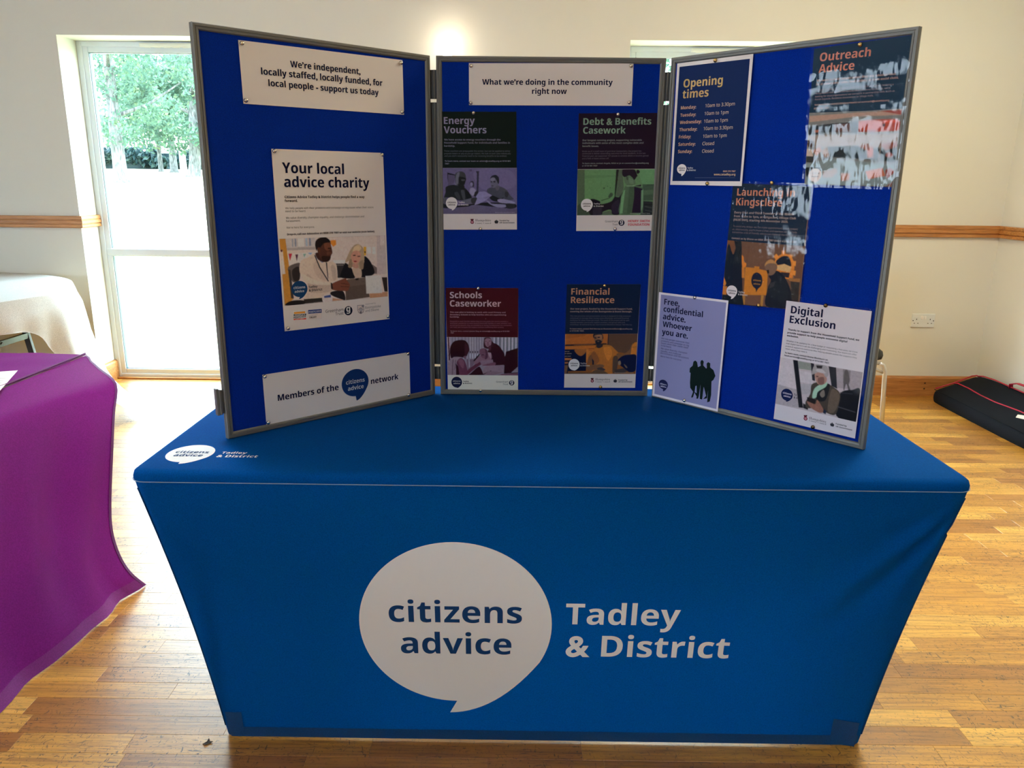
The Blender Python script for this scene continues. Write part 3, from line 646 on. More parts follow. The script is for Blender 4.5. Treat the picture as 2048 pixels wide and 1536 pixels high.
# poster data: positions in 0.1 mm on each sheet, colours as printed
POSTERS = [
dict(key='independent',panel='L',layer=1,c=(0.3212, 0.8458),rot=0.0075,quad=[-2194,665,2192,670,2192,-670,-2190,-665],paper=(178, 173, 171),lam=0,pins=[[-2119,601],[2132,594],[-2135,-593],[2119,-604]],items=[
('T', 'We’re independent,', 1, -978, 214, 911, (11, 16, 48)),
('T', 'locally staffed, locally funded, for', 1, -1711, -7, 1548, (11, 16, 48)),
('T', 'local people - support us today', 1, -1555, -244, 1423, (11, 16, 48)),
]),
dict(key='local advice',panel='L',layer=1,c=(0.319, 0.4641),rot=-0.005,quad=[-1576,2173,1517,2189,1580,-2189,-1521,-2173],paper=(178, 173, 171),lam=0,pins=[[-1510,2122],[1472,2142],[-1437,-2102],[1520,-2114]],items=[
('T', 'Your local', 1, -1334, 1632, 333, (11, 16, 48)),
('T', 'advice charity', 1, -1307, 1307, 1066, (11, 16, 48)),
('T', 'Citizens Advice Tadley & District helps people find a way', 1, -1316, 1049, 906, (42, 38, 48)),
('T', 'forward.', 1, -1319, 959, -982, (42, 38, 48)),
('T', 'We help people with their problems and campaign on big issues when their voices', 0, -1317, 791, 1172, (85, 80, 78)),
('T', 'need to be heard.', 0, -1318, 718, -777, (85, 80, 78)),
('T', 'We value diversity, champion equality, and challenge discrimination and', 0, -1315, 562, 877, (85, 80, 78)),
('T', 'harassment.', 0, -1315, 488, -937, (85, 80, 78)),
('T', 'We’re here for everyone.', 0, -1314, 330, -560, (85, 80, 78)),
('T', 'Drop-in, call our Adviceline on 0808 278 7987 or visit our website (scan below).', 1, -1308, 171, 1188, (42, 38, 48)),
('I',[-1516,95,1511,77,1546,-1563,-1484,-1540],'''
p 201 188 184 -1516 95 1511 77 1546 -1563 -1484 -1540
p 185 179 181 -1359 106 -550 107 -565 -145 -1347 -136
p 143 151 168 -1189 83 -1159 84 -1160 -111 -1193 -111
p 127 136 160 -1117 86 -1079 84 -1080 -111 -1120 -111
p 159 176 192 -832 84 -777 85 -773 -111 -825 -112
p 125 134 160 -730 84 -683 82 -681 -106 -732 -107
p 216 213 214 -1035 88 -869 85 -868 -115 -1034 -113
p 163 154 156 -1347 -131 -564 -136 -568 -204 -1342 -194
p 207 195 193 -1329 -269 -571 -263 -588 -568 -1329 -542
p 176 122 53 -1516 95 -1359 94 -1236 -1392 -1484 -1540
p 200 188 184 -1511 -186 -1448 -172 -1414 -754 -1496 -757
s 80 32 42 -1506 -186 -1474 -163 -1446 -189 -1479 -229
p 176 34 58 -1302 -270 -1203 -270 -1272 -454
p 74 31 56 -1122 -299 -1044 -299 -1091 -472
p 127 163 156 -914 -297 -827 -293 -879 -383
p 127 159 192 -779 -278 -657 -276 -707 -328
p 208 127 48 -134 8 23 11 23 -110 -64 -158 -129 -78
p 208 160 48 833 -196 910 -196 897 -421 834 -427
p 64 48 26 849 -312 891 -310 888 -367 853 -366
p 216 207 204 937 -209 1052 -211 1046 -375 940 -379
p 213 204 201 1094 -216 1200 -217 1194 -400 1092 -399
p 184 173 174 1253 73 1522 76 1544 -949 1217 -946
p 198 188 188 1350 71 1490 74 1492 -179 1352 -182
p 222 214 212 -81 -494 276 -513 272 -601 -66 -581
s 90 80 78 -1343 -625 -1238 -548 -1016 -510 -1002 -646 -1061 -946 -1228 -968 -1298 -778
s 44 38 37 -1228 -682 -1040 -610 -1040 -914 -1199 -937
p 58 51 50 -1336 -659 -1273 -663 -1226 -1376 -1299 -1370
p 46 42 44 -26 -583 232 -598 226 -721 114 -961 25 -954
p 106 100 98 12 -612 211 -623 210 -650 10 -638
p 106 95 94 1077 -665 1224 -764 1218 -928 1111 -921
s 201 183 170 -573 -305 -786 -388 -976 -462 -1033 -644 -1006 -798 -859 -995 -830 -1152 -938 -1384 -694 -1440 -443 -1427 -341 -1348 -181 -1300 -149 -1065 -9 -1022 23 -989 10 -638 -84 -545 -258 -501
s 184 165 152 -828 -792 -592 -980 -171 -1098 -160 -1275 -533 -1297 -797 -1241 -825 -1066
s 207 190 177 -995 -781 -777 -881 -497 -1004 -179 -1063 -172 -1116 -598 -1084 -877 -994
s 183 164 151 -147 -629 -31 -670 -5 -952 -107 -1015 -138 -838
s 189 169 156 -564 -484 -493 -574 -391 -821 -284 -1002 -512 -917 -651 -667
p 141 143 163 -592 -296 -534 -282 -366 -530 -396 -549 -543 -434
p 31 28 38 -610 -346 -581 -334 -459 -645 -232 -1015 -256 -1031 -488 -660
p 31 28 38 -295 -542 -260 -539 -245 -935 -263 -978
s 60 34 30 -553 -281 -524 -435 -375 -529 -258 -501 -177 -454 -190 -333
s 74 42 34 -524 -96 -348 -18 -155 -17 -121 -130 -95 -303 -134 -370 -179 -488 -298 -533 -410 -459 -497 -301
s 107 64 48 -312 -70 -157 -60 -133 -163 -205 -246 -300 -207
s 93 56 44 -236 -270 -101 -302 -142 -343 -249 -347
p 28 16 16 -221 -180 -134 -177 -135 -201 -219 -208
s 28 20 20 -542 -247 -571 -94 -536 23 -419 86 -265 89 -153 9 -146 -34 -311 -54 -372 -102 -432 -159 -470 -149 -519 -181
s 42 24 20 -386 -374 -194 -393 -144 -378 -179 -488 -298 -533 -392 -477
s 85 48 31 -500 -173 -433 -184 -449 -286 -495 -267
s 23 22 26 273 -583 449 -735 540 -990 134 -962 119 -855 208 -685
s 23 22 26 854 -437 1037 -608 1132 -922 707 -984 695 -768 826 -614
s 181 161 147 470 -727 716 -751 728 -985 561 -992
s 164 143 120 472 -207 640 -117 801 -203 837 -347 826 -614 716 -769 614 -709 471 -700 349 -693 417 -538 264 -565 342 -411
s 196 174 144 533 -210 680 -137 758 -237 630 -337 485 -383
s 185 136 120 466 -347 571 -282 713 -324 738 -467 671 -588 576 -636 477 -559 441 -451
p 58 36 34 501 -393 581 -391 579 -420 504 -419
p 58 36 34 637 -423 720 -423 719 -448 636 -447
s 138 42 48 508 -552 570 -543 621 -564 558 -581
s 176 132 118 484 -630 638 -639 634 -737 501 -720
s 138 117 96 349 -693 397 -519 459 -505 471 -700
s 143 122 102 681 -606 808 -542 800 -756 716 -769
p 42 36 32 -959 -1417 -423 -1429 -429 -1534 -966 -1537
s 28 24 24 -1434 -1477 -1257 -1425 -961 -1451 -966 -1546 -1429 -1537
s 30 26 30 -161 -1293 159 -1301 229 -1540 88 -1509 -185 -1379
p 176 132 104 -189 -1449 168 -1534 -174 -1539
p 84 71 65 232 -1022 874 -995 970 -1532 238 -1558
p 94 80 74 314 -1010 874 -995 899 -1179 366 -1210
p 26 22 20 540 -1008 654 -998 641 -1051 558 -1054
p 42 34 34 1366 -1029 1541 -1041 1550 -1432 1440 -1423
p 200 190 186 1347 -954 1544 -949 1542 -1004 1366 -1011
p 176 132 104 963 -1439 1550 -1432 1546 -1563 979 -1570
s 201 191 192 -421 -1377 -185 -1379 -174 -1557 -411 -1553
p 58 74 128 -392 -1388 -195 -1369 -192 -1440 -385 -1436
s 110 62 48 -151 -1100 -9 -1040 255 -979 283 -1026 369 -1139 366 -1210 300 -1312 139 -1299 -100 -1262 -176 -1203
p 74 40 32 108 -1093 349 -1137 348 -1152 107 -1110
p 74 40 32 104 -1172 356 -1206 356 -1220 103 -1190
p 42 28 28 -185 -1062 -140 -1074 -118 -1226 -178 -1230
p 217 210 207 859 -962 1346 -973 1362 -1454 867 -1432
'''),
('B',-1061,-1154,218,202,-28,-251,(14,47,82)),
('T', 'citizens', 1, -1221, -1144, -905, (216, 212, 210)),
('T', 'advice', 1, -1197, -1239, -939, (216, 212, 210)),
('T', 'Tadley', 1, -811, -1151, -563, (42, 42, 48)),
('T', '& District', 1, -808, -1239, -433, (42, 42, 48)),
('Q',[-1270,-1689,-909,-1699,-914,-1942,-1274,-1930],(200,191,186)),
('Q',[-1247,-1717,-939,-1725,-938,-1774,-1245,-1766],(192,122,48)),
('Q',[-1256,-1771,-915,-1789,-917,-1830,-1259,-1812],(58,64,72)),
('Q',[-1263,-1884,-921,-1900,-923,-1934,-1266,-1919],(176,64,56)),
('T', 'PEOPLE’S', 1, -1226, -1820, -955, (200, 191, 186)),
('T', 'POSTCODE', 1, -1263, -1878, -926, (40, 48, 58)),
('T', 'LOTTERY', 1, -1223, -1921, -979, (200, 191, 186)),
('Q',[-858,-1704,-478,-1714,-483,-1962,-865,-1944],(168,163,166)),
('Q',[-855,-1802,-489,-1818,-491,-1952,-857,-1936],(180,170,166)),
('Q',[-858,-1704,-478,-1714,-481,-1811,-860,-1799],(28,47,102)),
('T', 'POSTCODE', 1, -844, -1783, -497, (216, 212, 210)),
('T', 'COMMUNITY', 0, -833, -1859, -603, (119, 115, 122)),
('T', 'TRUST', 1, -837, -1924, -633, (34, 38, 46)),
('T', 'Greenham', 0, -369, -1825, 154, (36, 36, 44)),
('T', 'Trust', 0, -88, -1917, 150, (36, 36, 44)),
('C',301,-1835,123,(14,20,38)),
('T', 'g', 1, 239, -1859, 355, (216, 210, 206)),
('Q',[572,-1712,782,-1721,782,-1865,752,-1926,677,-1961,605,-1924,576,-1853],(111,108,116)),
('Q',[586,-1726,769,-1734,768,-1859,740,-1912,678,-1939,618,-1911,591,-1849],(170,161,157)),
('C',624,-1754,34,(106,104,112)),
('C',742,-1758,34,(106,104,112)),
('Q',[598,-1828,674,-1780,756,-1834,755,-1858,673,-1808,597,-1850],(119,117,124)),
('C',681,-1858,55,(138,136,144)),
('C',672,-1918,30,(90,88,95)),
('T', 'supported by', 0, 824, -1725, 1150, (119, 115, 122)),
('T', 'Basingstoke', 0, 816, -1834, 1305, (96, 92, 98)),
('T', 'and Deane', 0, 816, -1920, 1243, (96, 92, 98)),
]),
dict(key='members',panel='L',layer=1,c=(0.3195, 0.0794),rot=-0.009,quad=[-2207,654,2190,644,2205,-644,-2187,-654],paper=(178, 173, 171),lam=0,pins=[[-2153,605],[2128,606],[-2144,-586],[2129,-601]],items=[
('T', 'Members of the', 1, -1844, -78, -117, (11, 16, 48)),
('T', 'network', 1, 892, -81, 1797, (11, 16, 48)),
('B',400,38,418,376,22,-506,(10,36,80)),
('T', 'citizens', 1, 115, 25, 694, (216, 212, 210)),
('T', 'advice', 1, 166, -154, 655, (216, 212, 210)),
]),
dict(key='community',panel='M',layer=1,c=(0.3066, 0.8659),rot=0.0072,quad=[-2188,528,2196,532,2189,-532,-2197,-528],paper=(178, 173, 171),lam=0,pins=[[-2123,454],[2129,467],[-2144,-472],[2119,-449]],items=[
('T', 'What we’re doing in the community', 1, -1835, -10, 1654, (11, 16, 48)),
('T', 'right now', 1, -501, -238, 430, (11, 16, 48)),
]),
dict(key='energy',panel='M',layer=1,c=(0.1143, 0.6387),rot=0.0093,quad=[-1042,1566,1023,1562,1046,-1562,-1027,-1566],paper=(178, 173, 171),lam=1,pins=[[-137,1528],[23,-1543]],items=[
('Q',[-1042,1566,1023,1562,1035,104,-1044,102],(7,17,13)),
('T', 'Energy', 1, -940, 1248, -103, (138, 134, 160)),
('T', 'Vouchers', 1, -945, 1008, 211, (138, 134, 160)),
('T', 'We have access to energy vouchers through the', 1, -943, 820, 594, (119, 117, 138)),
('T', 'Household Support Fund, for individuals and families in', 1, -945, 740, 850, (119, 117, 138)),
('T', 'hardship.', 1, -947, 657, -651, (119, 117, 138)),
('T', 'These vouchers are prepayable this winter, but can be applied to either', 0, -950, 527, 862, (86, 90, 102)),
('T', 'prepaid meters or pay-as-you-go meters. We look at each case individually', 0, -947, 462, 874, (86, 90, 102)),
('T', 'and you don’t necessarily need to be receiving benefits to be entitled.', 0, -946, 398, 762, (86, 90, 102)),
('T', 'To learn more, contact our team on admin@catadley.org or 0118 981', 1, -938, 264, 862, (119, 117, 138)),
('T', '7567', 1, -937, 195, -822, (119, 117, 138)),
('I',[-1042,102,1039,103,1045,-1133,-1033,-1135],'''
p 92 86 124 -1042 102 1039 103 1045 -1133 -1033 -1135
s 100 94 134 -125 38 843 39 964 -406 113 -477
p 20 20 31 -876 -21 -647 -79 -653 -108 -852 -73 -857 -290 -873 -172
p 78 74 102 -852 -73 -653 -102 -699 -313 -858 -372
p 74 69 98 -269 62 -197 62 -197 15 -258 3
p 42 42 58 -89 15 2 15 -5 -43 -22 -525 -76 -525 -59 -55
s 133 131 165 -252 -454 -191 -430 -106 -478 -96 -619 -181 -643 -266 -572
s 43 43 56 -268 -313 -225 -254 -164 -254 -141 -336 -154 -407 -214 -372
s 119 117 154 -250 -301 -189 -289 -178 -360 -227 -383
s 32 32 42 -217 -596 -157 -631 -107 -525 -10 -548 -84 -667 -157 -643
s 29 32 36 -935 -549 -920 -407 -737 -348 -543 -384 -398 -431 -266 -572 -206 -691 -256 -738 -451 -762 -598 -762 -682 -715 -902 -691 -987 -715
s 61 64 72 -508 -513 -423 -490 -390 -714 -451 -738
s 51 54 60 -692 -572 -594 -549 -524 -714 -597 -738
s 20 23 26 -386 -478 -278 -572 -243 -691 -353 -714
s 52 55 60 -666 -126 -634 -32 -500 9 -392 -44 -363 -172 -383 -289 -421 -360 -507 -407 -615 -360 -650 -290
s 93 95 112 -648 -172 -610 -44 -537 -20 -563 -172 -590 -325 -639 -325
s 21 24 26 -557 -137 -370 -172 -383 -266 -433 -360 -542 -337
s 63 66 72 -491 -207 -394 -207 -407 -242 -480 -243
s 24 27 29 -578 -325 -421 -360 -423 -478 -544 -454
p 106 108 128 -699 -290 -627 -337 -652 -360
s 85 88 106 -501 -786 -255 -714 -72 -690 -61 -797 -208 -857 -379 -845
s 45 48 54 -219 -714 -60 -690 -42 -762 -135 -845 -220 -833
s 74 77 88 -1006 -715 -914 -691 -929 -822 -1003 -881
s 22 24 29 -1027 -857 -747 -917 -380 -881 232 -821 965 -856 965 -981 476 -952 -136 -893 -381 -952 -993 -977
s 63 66 80 235 -454 393 -406 575 -395 745 -477 867 -642 953 -737 745 -761 672 -714 574 -761 391 -761 282 -690 343 -631 222 -548
s 44 47 56 721 -524 818 -571 770 -690 709 -642
s 25 28 32 282 -690 355 -631 574 -714 672 -690 598 -797 391 -785
s 90 90 110 309 -219 358 -160 455 -148 527 -242 515 -383 405 -430 332 -395 314 -312
s 110 110 134 315 -172 443 -172 406 -242 333 -242
s 31 33 40 297 -195 346 -113 455 -84 540 -148 551 -265 527 -324 479 -230 419 -154 346 -160
p 27 29 37 315 -254 357 -254 357 -283 321 -283
p 27 29 37 388 -248 448 -248 448 -283 394 -277
p 51 52 63 338 -369 393 -359 393 -383 344 -389
s 80 80 95 466 -383 563 -383 526 -501 453 -477
p 125 122 164 -10 -537 149 -525 355 -631 269 -690 171 -773 -37 -869 -136 -893 -60 -714 -96 -667
p 110 107 148 111 -690 282 -643 269 -696 147 -726
s 119 119 154 183 -761 281 -797 354 -856 720 -880 720 -952 500 -952 293 -868
s 127 126 162 501 -761 599 -726 769 -749 965 -808 965 -856 598 -833
s 37 39 46 745 -856 965 -868 965 -975 781 -987
p 87 82 111 -1030 -989 -381 -940 -75 -904 476 -964 1041 -1011 1045 -1133 -1033 -1135
'''),
('T', 'Representative stock photo © Alamy', 0, 438, -1103, 984, (138, 134, 160)),
('B',-770,-841,161,160,2,-198,(201,191,187)),
('T', 'citizens', 1, -880, -841, -654, (32, 32, 42)),
('T', 'advice', 1, -863, -905, -674, (32, 32, 42)),
('T', 'Tadley', 1, -581, -837, -404, (201, 191, 187)),
('T', '& District', 1, -582, -904, -307, (201, 191, 187)),
('Q',[-253,-1273,-163,-1273,-172,-1314,-246,-1314],(64,16,24)),
('C',-207,-1360,49,(90,20,36)),
('C',-207,-1360,27,(176,136,144)),
('C',-207,-1360,14,(122,32,48)),
('T', 'Hampshire', 2, -116, -1339, 320, (58, 52, 56)),
('T', 'County Council', 2, -117, -1408, 320, (90, 84, 86)),
('C',440,-1351,24,(36,36,42)),
('C',502,-1350,24,(36,36,42)),
('C',471,-1345,29,(36,36,42)),
('C',471,-1378,20,(36,36,42)),
('C',443,-1381,14,(36,36,42)),
('C',500,-1381,14,(36,36,42)),
('C',472,-1309,15,(36,36,42)),
('C',438,-1320,10,(36,36,42)),
('C',505,-1320,11,(36,36,42)),
('T', 'Funded by', 1, 560, -1333, 830, (36, 36, 42)),
('T', 'UK Government', 1, 560, -1391, 976, (36, 36, 42)),
]),
dict(key='debt',panel='M',layer=1,c=(0.4911, 0.6389),rot=0.0152,quad=[-1048,1562,1070,1563,1047,-1563,-1069,-1562],paper=(178, 173, 171),lam=1,pins=[[7,1527],[16,-1510]],items=[
('Q',[-1048,1562,1070,1563,1064,108,-1057,107],(24,11,26)),
('T', 'Debt & Benefits', 1, -920, 1265, 918, (127, 156, 136)),
('T', 'Casework', 1, -922, 1039, 233, (127, 156, 136)),
('T', 'Our longest running project, supporting vulnerable', 1, -937, 845, 682, (119, 128, 124)),
('T', 'individuals with some of the most complex debt and', 1, -936, 771, 728, (119, 128, 124)),
('T', 'benefit issues.', 1, -934, 692, -490, (119, 128, 124)),
('T', 'Made up of a small team of part-time Caseworkers, the project has', 0, -938, 561, 681, (96, 90, 98)),
('T', 'continued to deliver astounding outcomes for local residents. In the last', 0, -937, 502, 794, (96, 90, 98)),
('T', 'financial year, we supported 167 people to achieve £850k in income gained', 0, -936, 437, 877, (96, 90, 98)),
('T', 'and £700k of debts written off.', 0, -937, 371, -204, (96, 90, 98)),
('T', 'To learn more, contact Angela, Nikki or Jo on caseworker@catadley.org', 1, -935, 244, 889, (119, 128, 124)),
('T', 'or 0118 981 7567', 1, -934, 179, -515, (119, 128, 124)),
('I',[-1059,101,1066,103,1052,-1135,-1057,-1133],'''
p 93 128 88 -1059 101 1066 103 1052 -1135 -1057 -1133
p 74 92 70 -1059 101 -871 100 -862 -682 -1049 -879
p 92 130 88 -867 100 1 100 -7 -711 -114 -735 -430 -758 -849 -682
p 85 122 82 -861 -59 -7 -52 -6 -100 -860 -144
p 32 32 31 7 100 82 99 58 -149 9 -625 -21 -662
p 76 90 74 82 99 176 99 230 -394 149 -626 22 -625 58 -149
p 59 70 58 -862 -682 -852 -682 -867 100 -877 101
p 95 138 96 590 103 1066 103 1065 -306 743 -305
p 47 61 48 743 -305 1065 -306 1066 -325 744 -323
p 62 81 64 744 -323 1066 -325 1051 -741 773 -740
p 74 96 73 788 -470 1052 -447 1051 -569 792 -592
p 35 38 42 773 -752 1046 -766 1052 -1135 711 -1123
p 58 64 63 829 -888 1034 -927 1035 -951 830 -913
p 58 64 63 833 -987 1038 -1026 1039 -1051 834 -1012
p 26 28 32 801 -826 1049 -840 1051 -877 803 -864
p 59 72 56 -1061 -879 -849 -707 -696 -757 -688 -1135 -1057 -1133
s 28 21 32 -697 -708 -430 -746 -390 -833 -113 -760 -15 -637 111 -638 220 -479 162 -638 144 -885 125 -1108 -65 -1113 -120 -983 -334 -1043 -358 -1118 -688 -1122
p 43 37 50 -617 -906 -363 -907 -370 -1124 -612 -1123
p 75 90 72 -334 -1056 -119 -995 -65 -1126 -358 -1124
s 40 32 48 -73 -834 88 -712 131 -885 99 -1083 -41 -1082 -95 -958
p 94 128 88 -417 -758 -216 -710 -189 -772 -378 -820
p 28 42 28 -393 -728 -141 -655 -141 -668 -380 -744
s 59 74 58 -193 -624 -132 -526 -68 -551 -79 -613 -154 -661
s 74 96 73 303 -333 506 -346 734 -384 778 -543 783 -1012 722 -1086 138 -1102 175 -663 231 -442
p 63 83 63 380 -358 506 -358 508 -763 455 -1085 341 -1090
p 104 148 106 232 -467 269 -443 241 -762 214 -1084 131 -1096 175 -663
p 34 22 40 519 -364 748 -421 716 -567 722 -1074 474 -1072 518 -702
p 103 137 106 718 -469 774 -445 778 -888 733 -1037
s 84 106 82 220 -101 370 -78 525 -188 542 -297 417 -346 303 -321 236 -211
s 61 76 60 289 -89 340 -114 343 -187 298 -174
s 96 120 94 360 -126 474 -175 491 -285 390 -272
s 31 22 34 171 57 214 107 490 103 544 -6 584 -79 513 -188 473 -139 370 -66 246 -107 181 -53
s 26 20 28 566 67 616 84 662 30 620 -18 575 -6
s 26 20 28 484 79 528 79 597 -79 546 -73
p 122 154 120 291 -339 505 -334 718 -298 719 -317 506 -352 304 -355
p 34 26 34 512 -340 712 -304 708 -359
p 21 24 26 -332 -391 -300 -379 -306 -415 -324 -427
p 21 24 26 -232 -342 -211 -342 -210 -357 -232 -359
p 21 24 26 -155 -389 -136 -379 -138 -404 -151 -406
'''),
('T', 'Representative stock photo © Alamy', 0, 428, -1099, 984, (138, 144, 136)),
('B',-784,-845,165,163,-5,-196,(201,191,187)),
('T', 'citizens', 1, -897, -837, -672, (42, 32, 40)),
('T', 'advice', 1, -878, -901, -693, (42, 32, 40)),
('T', 'Tadley', 1, -595, -838, -413, (201, 191, 187)),
('T', '& District', 1, -596, -904, -319, (201, 191, 187)),
('T', 'Greenham', 0, -263, -1327, 94, (36, 36, 44)),
('T', 'Trust', 0, -57, -1407, 96, (36, 36, 44)),
('C',196,-1343,84,(14,20,38)),
('T', 'g', 1, 155, -1361, 235, (216, 210, 206)),
('T', 'HENRY SMITH', 1, 378, -1328, 981, (168, 56, 72)),
('T', 'FOUNDATION', 1, 384, -1425, 978, (168, 56, 72)),
]),
dict(key='schools',panel='M',layer=1,c=(0.1237, 0.1667),rot=0.0059,quad=[-1045,1515,1032,1518,1044,-1518,-1031,-1515],paper=(184, 180, 172),lam=1,pins=[[-111,1511],[-67,-1517]],items=[
('Q',[-1045,1515,1032,1518,1035,84,-1034,88],(52,5,16)),
('T', 'Schools', 1, -925, 1224, -8, (179, 163, 170)),
('T', 'Caseworker', 1, -929, 982, 537, (179, 163, 170)),
('T', 'This new pilot is looking to work with Local Primary and', 1, -932, 796, 669, (154, 128, 138)),
('T', 'Secondary Schools to help families who are experiencing', 1, -933, 725, 686, (154, 128, 138)),
('T', 'hardship.', 1, -934, 660, -668, (154, 128, 138)),
('T', 'Designed to reach families before they hit crisis point, this service provides a', 0, -936, 535, 744, (125, 79, 96)),
('T', 'dedicated caseworker to work hand-in-hand with families in need, whether it be', 0, -935, 478, 830, (125, 79, 96)),
('T', 'accessing the benefits they are entitled to or facing homelessness, our caseworker', 0, -933, 420, 855, (125, 79, 96)),
('T', 'can help, and navigate the support services combining their poverty.', 0, -932, 363, 624, (125, 79, 96)),
('T', 'To learn more, contact Joanne King on schools@catadley.org or 0118 981', 1, -929, 246, 783, (154, 128, 138)),
('T', '7567', 1, -924, 195, -827, (154, 128, 138)),
('I',[-1030,87,1035,83,1042,-1058,-1029,-1049],'''
p 127 120 136 -1030 87 1035 83 1042 -1058 -1029 -1049
p 154 149 164 -932 85 -903 85 -911 -570 -940 -570
p 154 149 164 -847 85 -818 86 -826 -570 -855 -570
p 165 163 176 -757 86 -728 86 -734 -570 -764 -570
p 154 149 164 -666 86 -637 86 -643 -569 -672 -569
p 154 149 164 -558 87 -529 87 -534 -569 -563 -569
p 154 149 164 -461 87 -432 87 -437 -569 -466 -569
p 165 163 176 -371 87 -342 87 -346 -568 -375 -568
p 165 163 176 -298 88 -269 88 -273 -568 -302 -568
p 165 163 176 -226 88 -197 88 -200 -568 -229 -568
p 154 149 164 -148 88 -119 88 -121 -567 -150 -567
p 165 163 176 -69 88 -40 89 -42 -567 -71 -567
p 154 149 164 -3 89 26 89 25 -567 -4 -567
p 176 174 188 323 80 366 80 358 -466 317 -466
p 95 106 120 376 80 407 80 402 -466 370 -466
p 176 174 188 437 81 481 81 473 -465 432 -466
p 95 106 120 490 81 522 81 517 -465 486 -465
p 176 174 188 552 81 595 81 589 -465 547 -465
p 95 106 120 605 81 636 81 632 -465 601 -465
p 176 174 188 648 81 692 82 686 -465 645 -465
p 95 106 120 702 82 733 82 730 -464 698 -465
p 176 174 188 757 82 800 82 795 -464 754 -464
p 95 106 120 810 82 842 82 839 -464 807 -464
p 176 174 188 854 82 897 82 892 -464 851 -464
p 95 106 120 907 82 938 83 936 -464 904 -464
p 176 174 188 956 83 1000 83 995 -463 954 -464
p 95 106 120 1009 83 1041 83 1039 -463 1008 -463
p 42 26 42 -375 -335 -343 -330 -344 -379 -375 -384
p 181 188 200 -376 -419 -347 -419 -348 -531 -377 -531
p 42 26 42 -302 -334 -271 -329 -271 -379 -303 -384
p 181 188 200 -303 -419 -274 -419 -275 -531 -304 -531
p 42 26 42 -229 -334 -198 -329 -198 -379 -230 -384
p 181 188 200 -230 -418 -201 -418 -202 -530 -231 -530
p 42 26 42 -157 -334 -125 -329 -126 -378 -157 -383
p 181 188 200 -157 -418 -128 -418 -129 -530 -158 -530
p 106 88 104 -468 -569 -152 -567 -374 -893 -447 -894
p 148 144 160 -408 -568 -377 -568 -373 -806 -404 -843
p 181 154 165 -1028 85 -1010 85 -977 -645 -996 -670
p 58 15 32 -1010 85 -974 85 -942 -570 -986 -633
p 181 154 165 -974 85 -953 85 -927 -558 -945 -570
s 138 118 130 -844 -520 -613 -507 -699 -570 -786 -720 -767 -1048 -1023 -1049 -1019 -796 -955 -620
p 106 85 98 -882 -583 -845 -570 -877 -1046 -913 -1046
p 106 85 98 -797 -595 -772 -582 -813 -895 -838 -895
s 92 48 69 -761 -670 -662 -544 -566 -569 -494 -694 -447 -894 -437 -1045 -669 -1048 -715 -819
s 116 74 92 -712 -619 -614 -569 -542 -669 -569 -844 -653 -769
p 42 6 18 -786 -695 -714 -794 -681 -1048 -779 -1048
s 38 6 15 -936 -198 -837 -50 -667 0 -511 -12 -415 -122 -381 -295 -405 -357 -467 -469 -553 -519 -674 -507 -832 -508 -918 -545 -951 -372
s 58 21 32 -511 -85 -416 -184 -378 -295 -430 -357 -455 -469 -516 -469
s 106 74 90 -565 -507 -492 -469 -493 -569
s 85 40 60 -448 -919 -276 -768 -116 -642 -19 -617 -32 -717 -154 -805 -326 -943 -424 -1019
s 44 7 18 286 -95 455 -143 613 -353 649 -465 638 -752 358 -753 249 -578 249 -392 152 -355 189 -268
s 122 90 106 -250 -668 -201 -568 -79 -468 152 -380 249 -392 249 -578 -31 -629 -190 -717
s 31 8 16 -256 -593 -103 -418 -91 -455 -238 -630
s 106 70 88 -90 -368 -65 -269 44 -244 140 -305 152 -442 66 -542 -31 -505
s 76 42 62 68 -269 140 -318 152 -516 66 -567 91 -417
p 58 26 40 -30 -430 43 -424 43 -448 -24 -452
s 51 16 28 45 3 81 77 214 77 274 -21 371 -144 286 -193 189 -256 92 -244 32 -182
s 134 100 114 63 -22 118 52 226 40 262 -46 238 -157 165 -206 92 -157
p 58 26 40 81 -28 117 -28 117 -46 81 -46
p 58 26 40 190 -21 232 -15 232 -36 192 -40
p 106 66 82 147 -40 172 -40 177 -126 141 -126
p 58 26 40 129 -142 195 -138 177 -154 141 -157
s 74 34 50 165 -206 238 -157 249 -268 201 -318
p 154 132 146 152 -380 249 -379 243 -566 176 -442
p 125 102 118 -80 -629 297 -578 315 -665 358 -690 -8 -767 -44 -717
s 106 68 86 -8 -754 212 -691 370 -665 358 -753 151 -766
p 132 112 126 41 -829 151 -766 626 -739 626 -965 -34 -1043 28 -892
p 44 10 22 -21 -1030 248 -910 260 -926 3 -1049
p 122 100 114 187 -929 614 -965 333 -1048 15 -1049
s 42 8 18 -351 -994 -154 -817 -69 -817 15 -1018 -34 -1046 -400 -1047
p 39 5 14 686 -340 1036 -228 1040 -788 821 -989 626 -1003 650 -515
p 106 70 86 553 -1016 1041 -963 1042 -1052 455 -1054
p 32 8 18 821 -977 1041 -963 1041 -982 846 -996
'''),
('B',-766,-1267,157,165,8,-177,(12,18,48)),
('T', 'citizens', 1, -877, -1253, -652, (184, 180, 172)),
('T', 'advice', 1, -863, -1325, -667, (184, 180, 172)),
('T', 'Tadley', 1, -580, -1261, -406, (36, 36, 44)),
('T', '& District', 1, -581, -1322, -315, (36, 36, 44)),
('T', 'Greenham', 0, 400, -1276, 755, (36, 36, 44)),
('T', 'Trust', 0, 596, -1346, 755, (36, 36, 44)),
('C',857,-1283,79,(14,20,38)),
('T', 'g', 1, 817, -1302, 893, (216, 210, 206)),
]),
dict(key='financial',panel='M',layer=1,c=(0.4702, 0.1796),rot=0.0082,quad=[-1041,1529,1068,1532,1036,-1532,-1064,-1529],paper=(176, 169, 166),lam=1,pins=[[34,1493],[9,-1504]],items=[
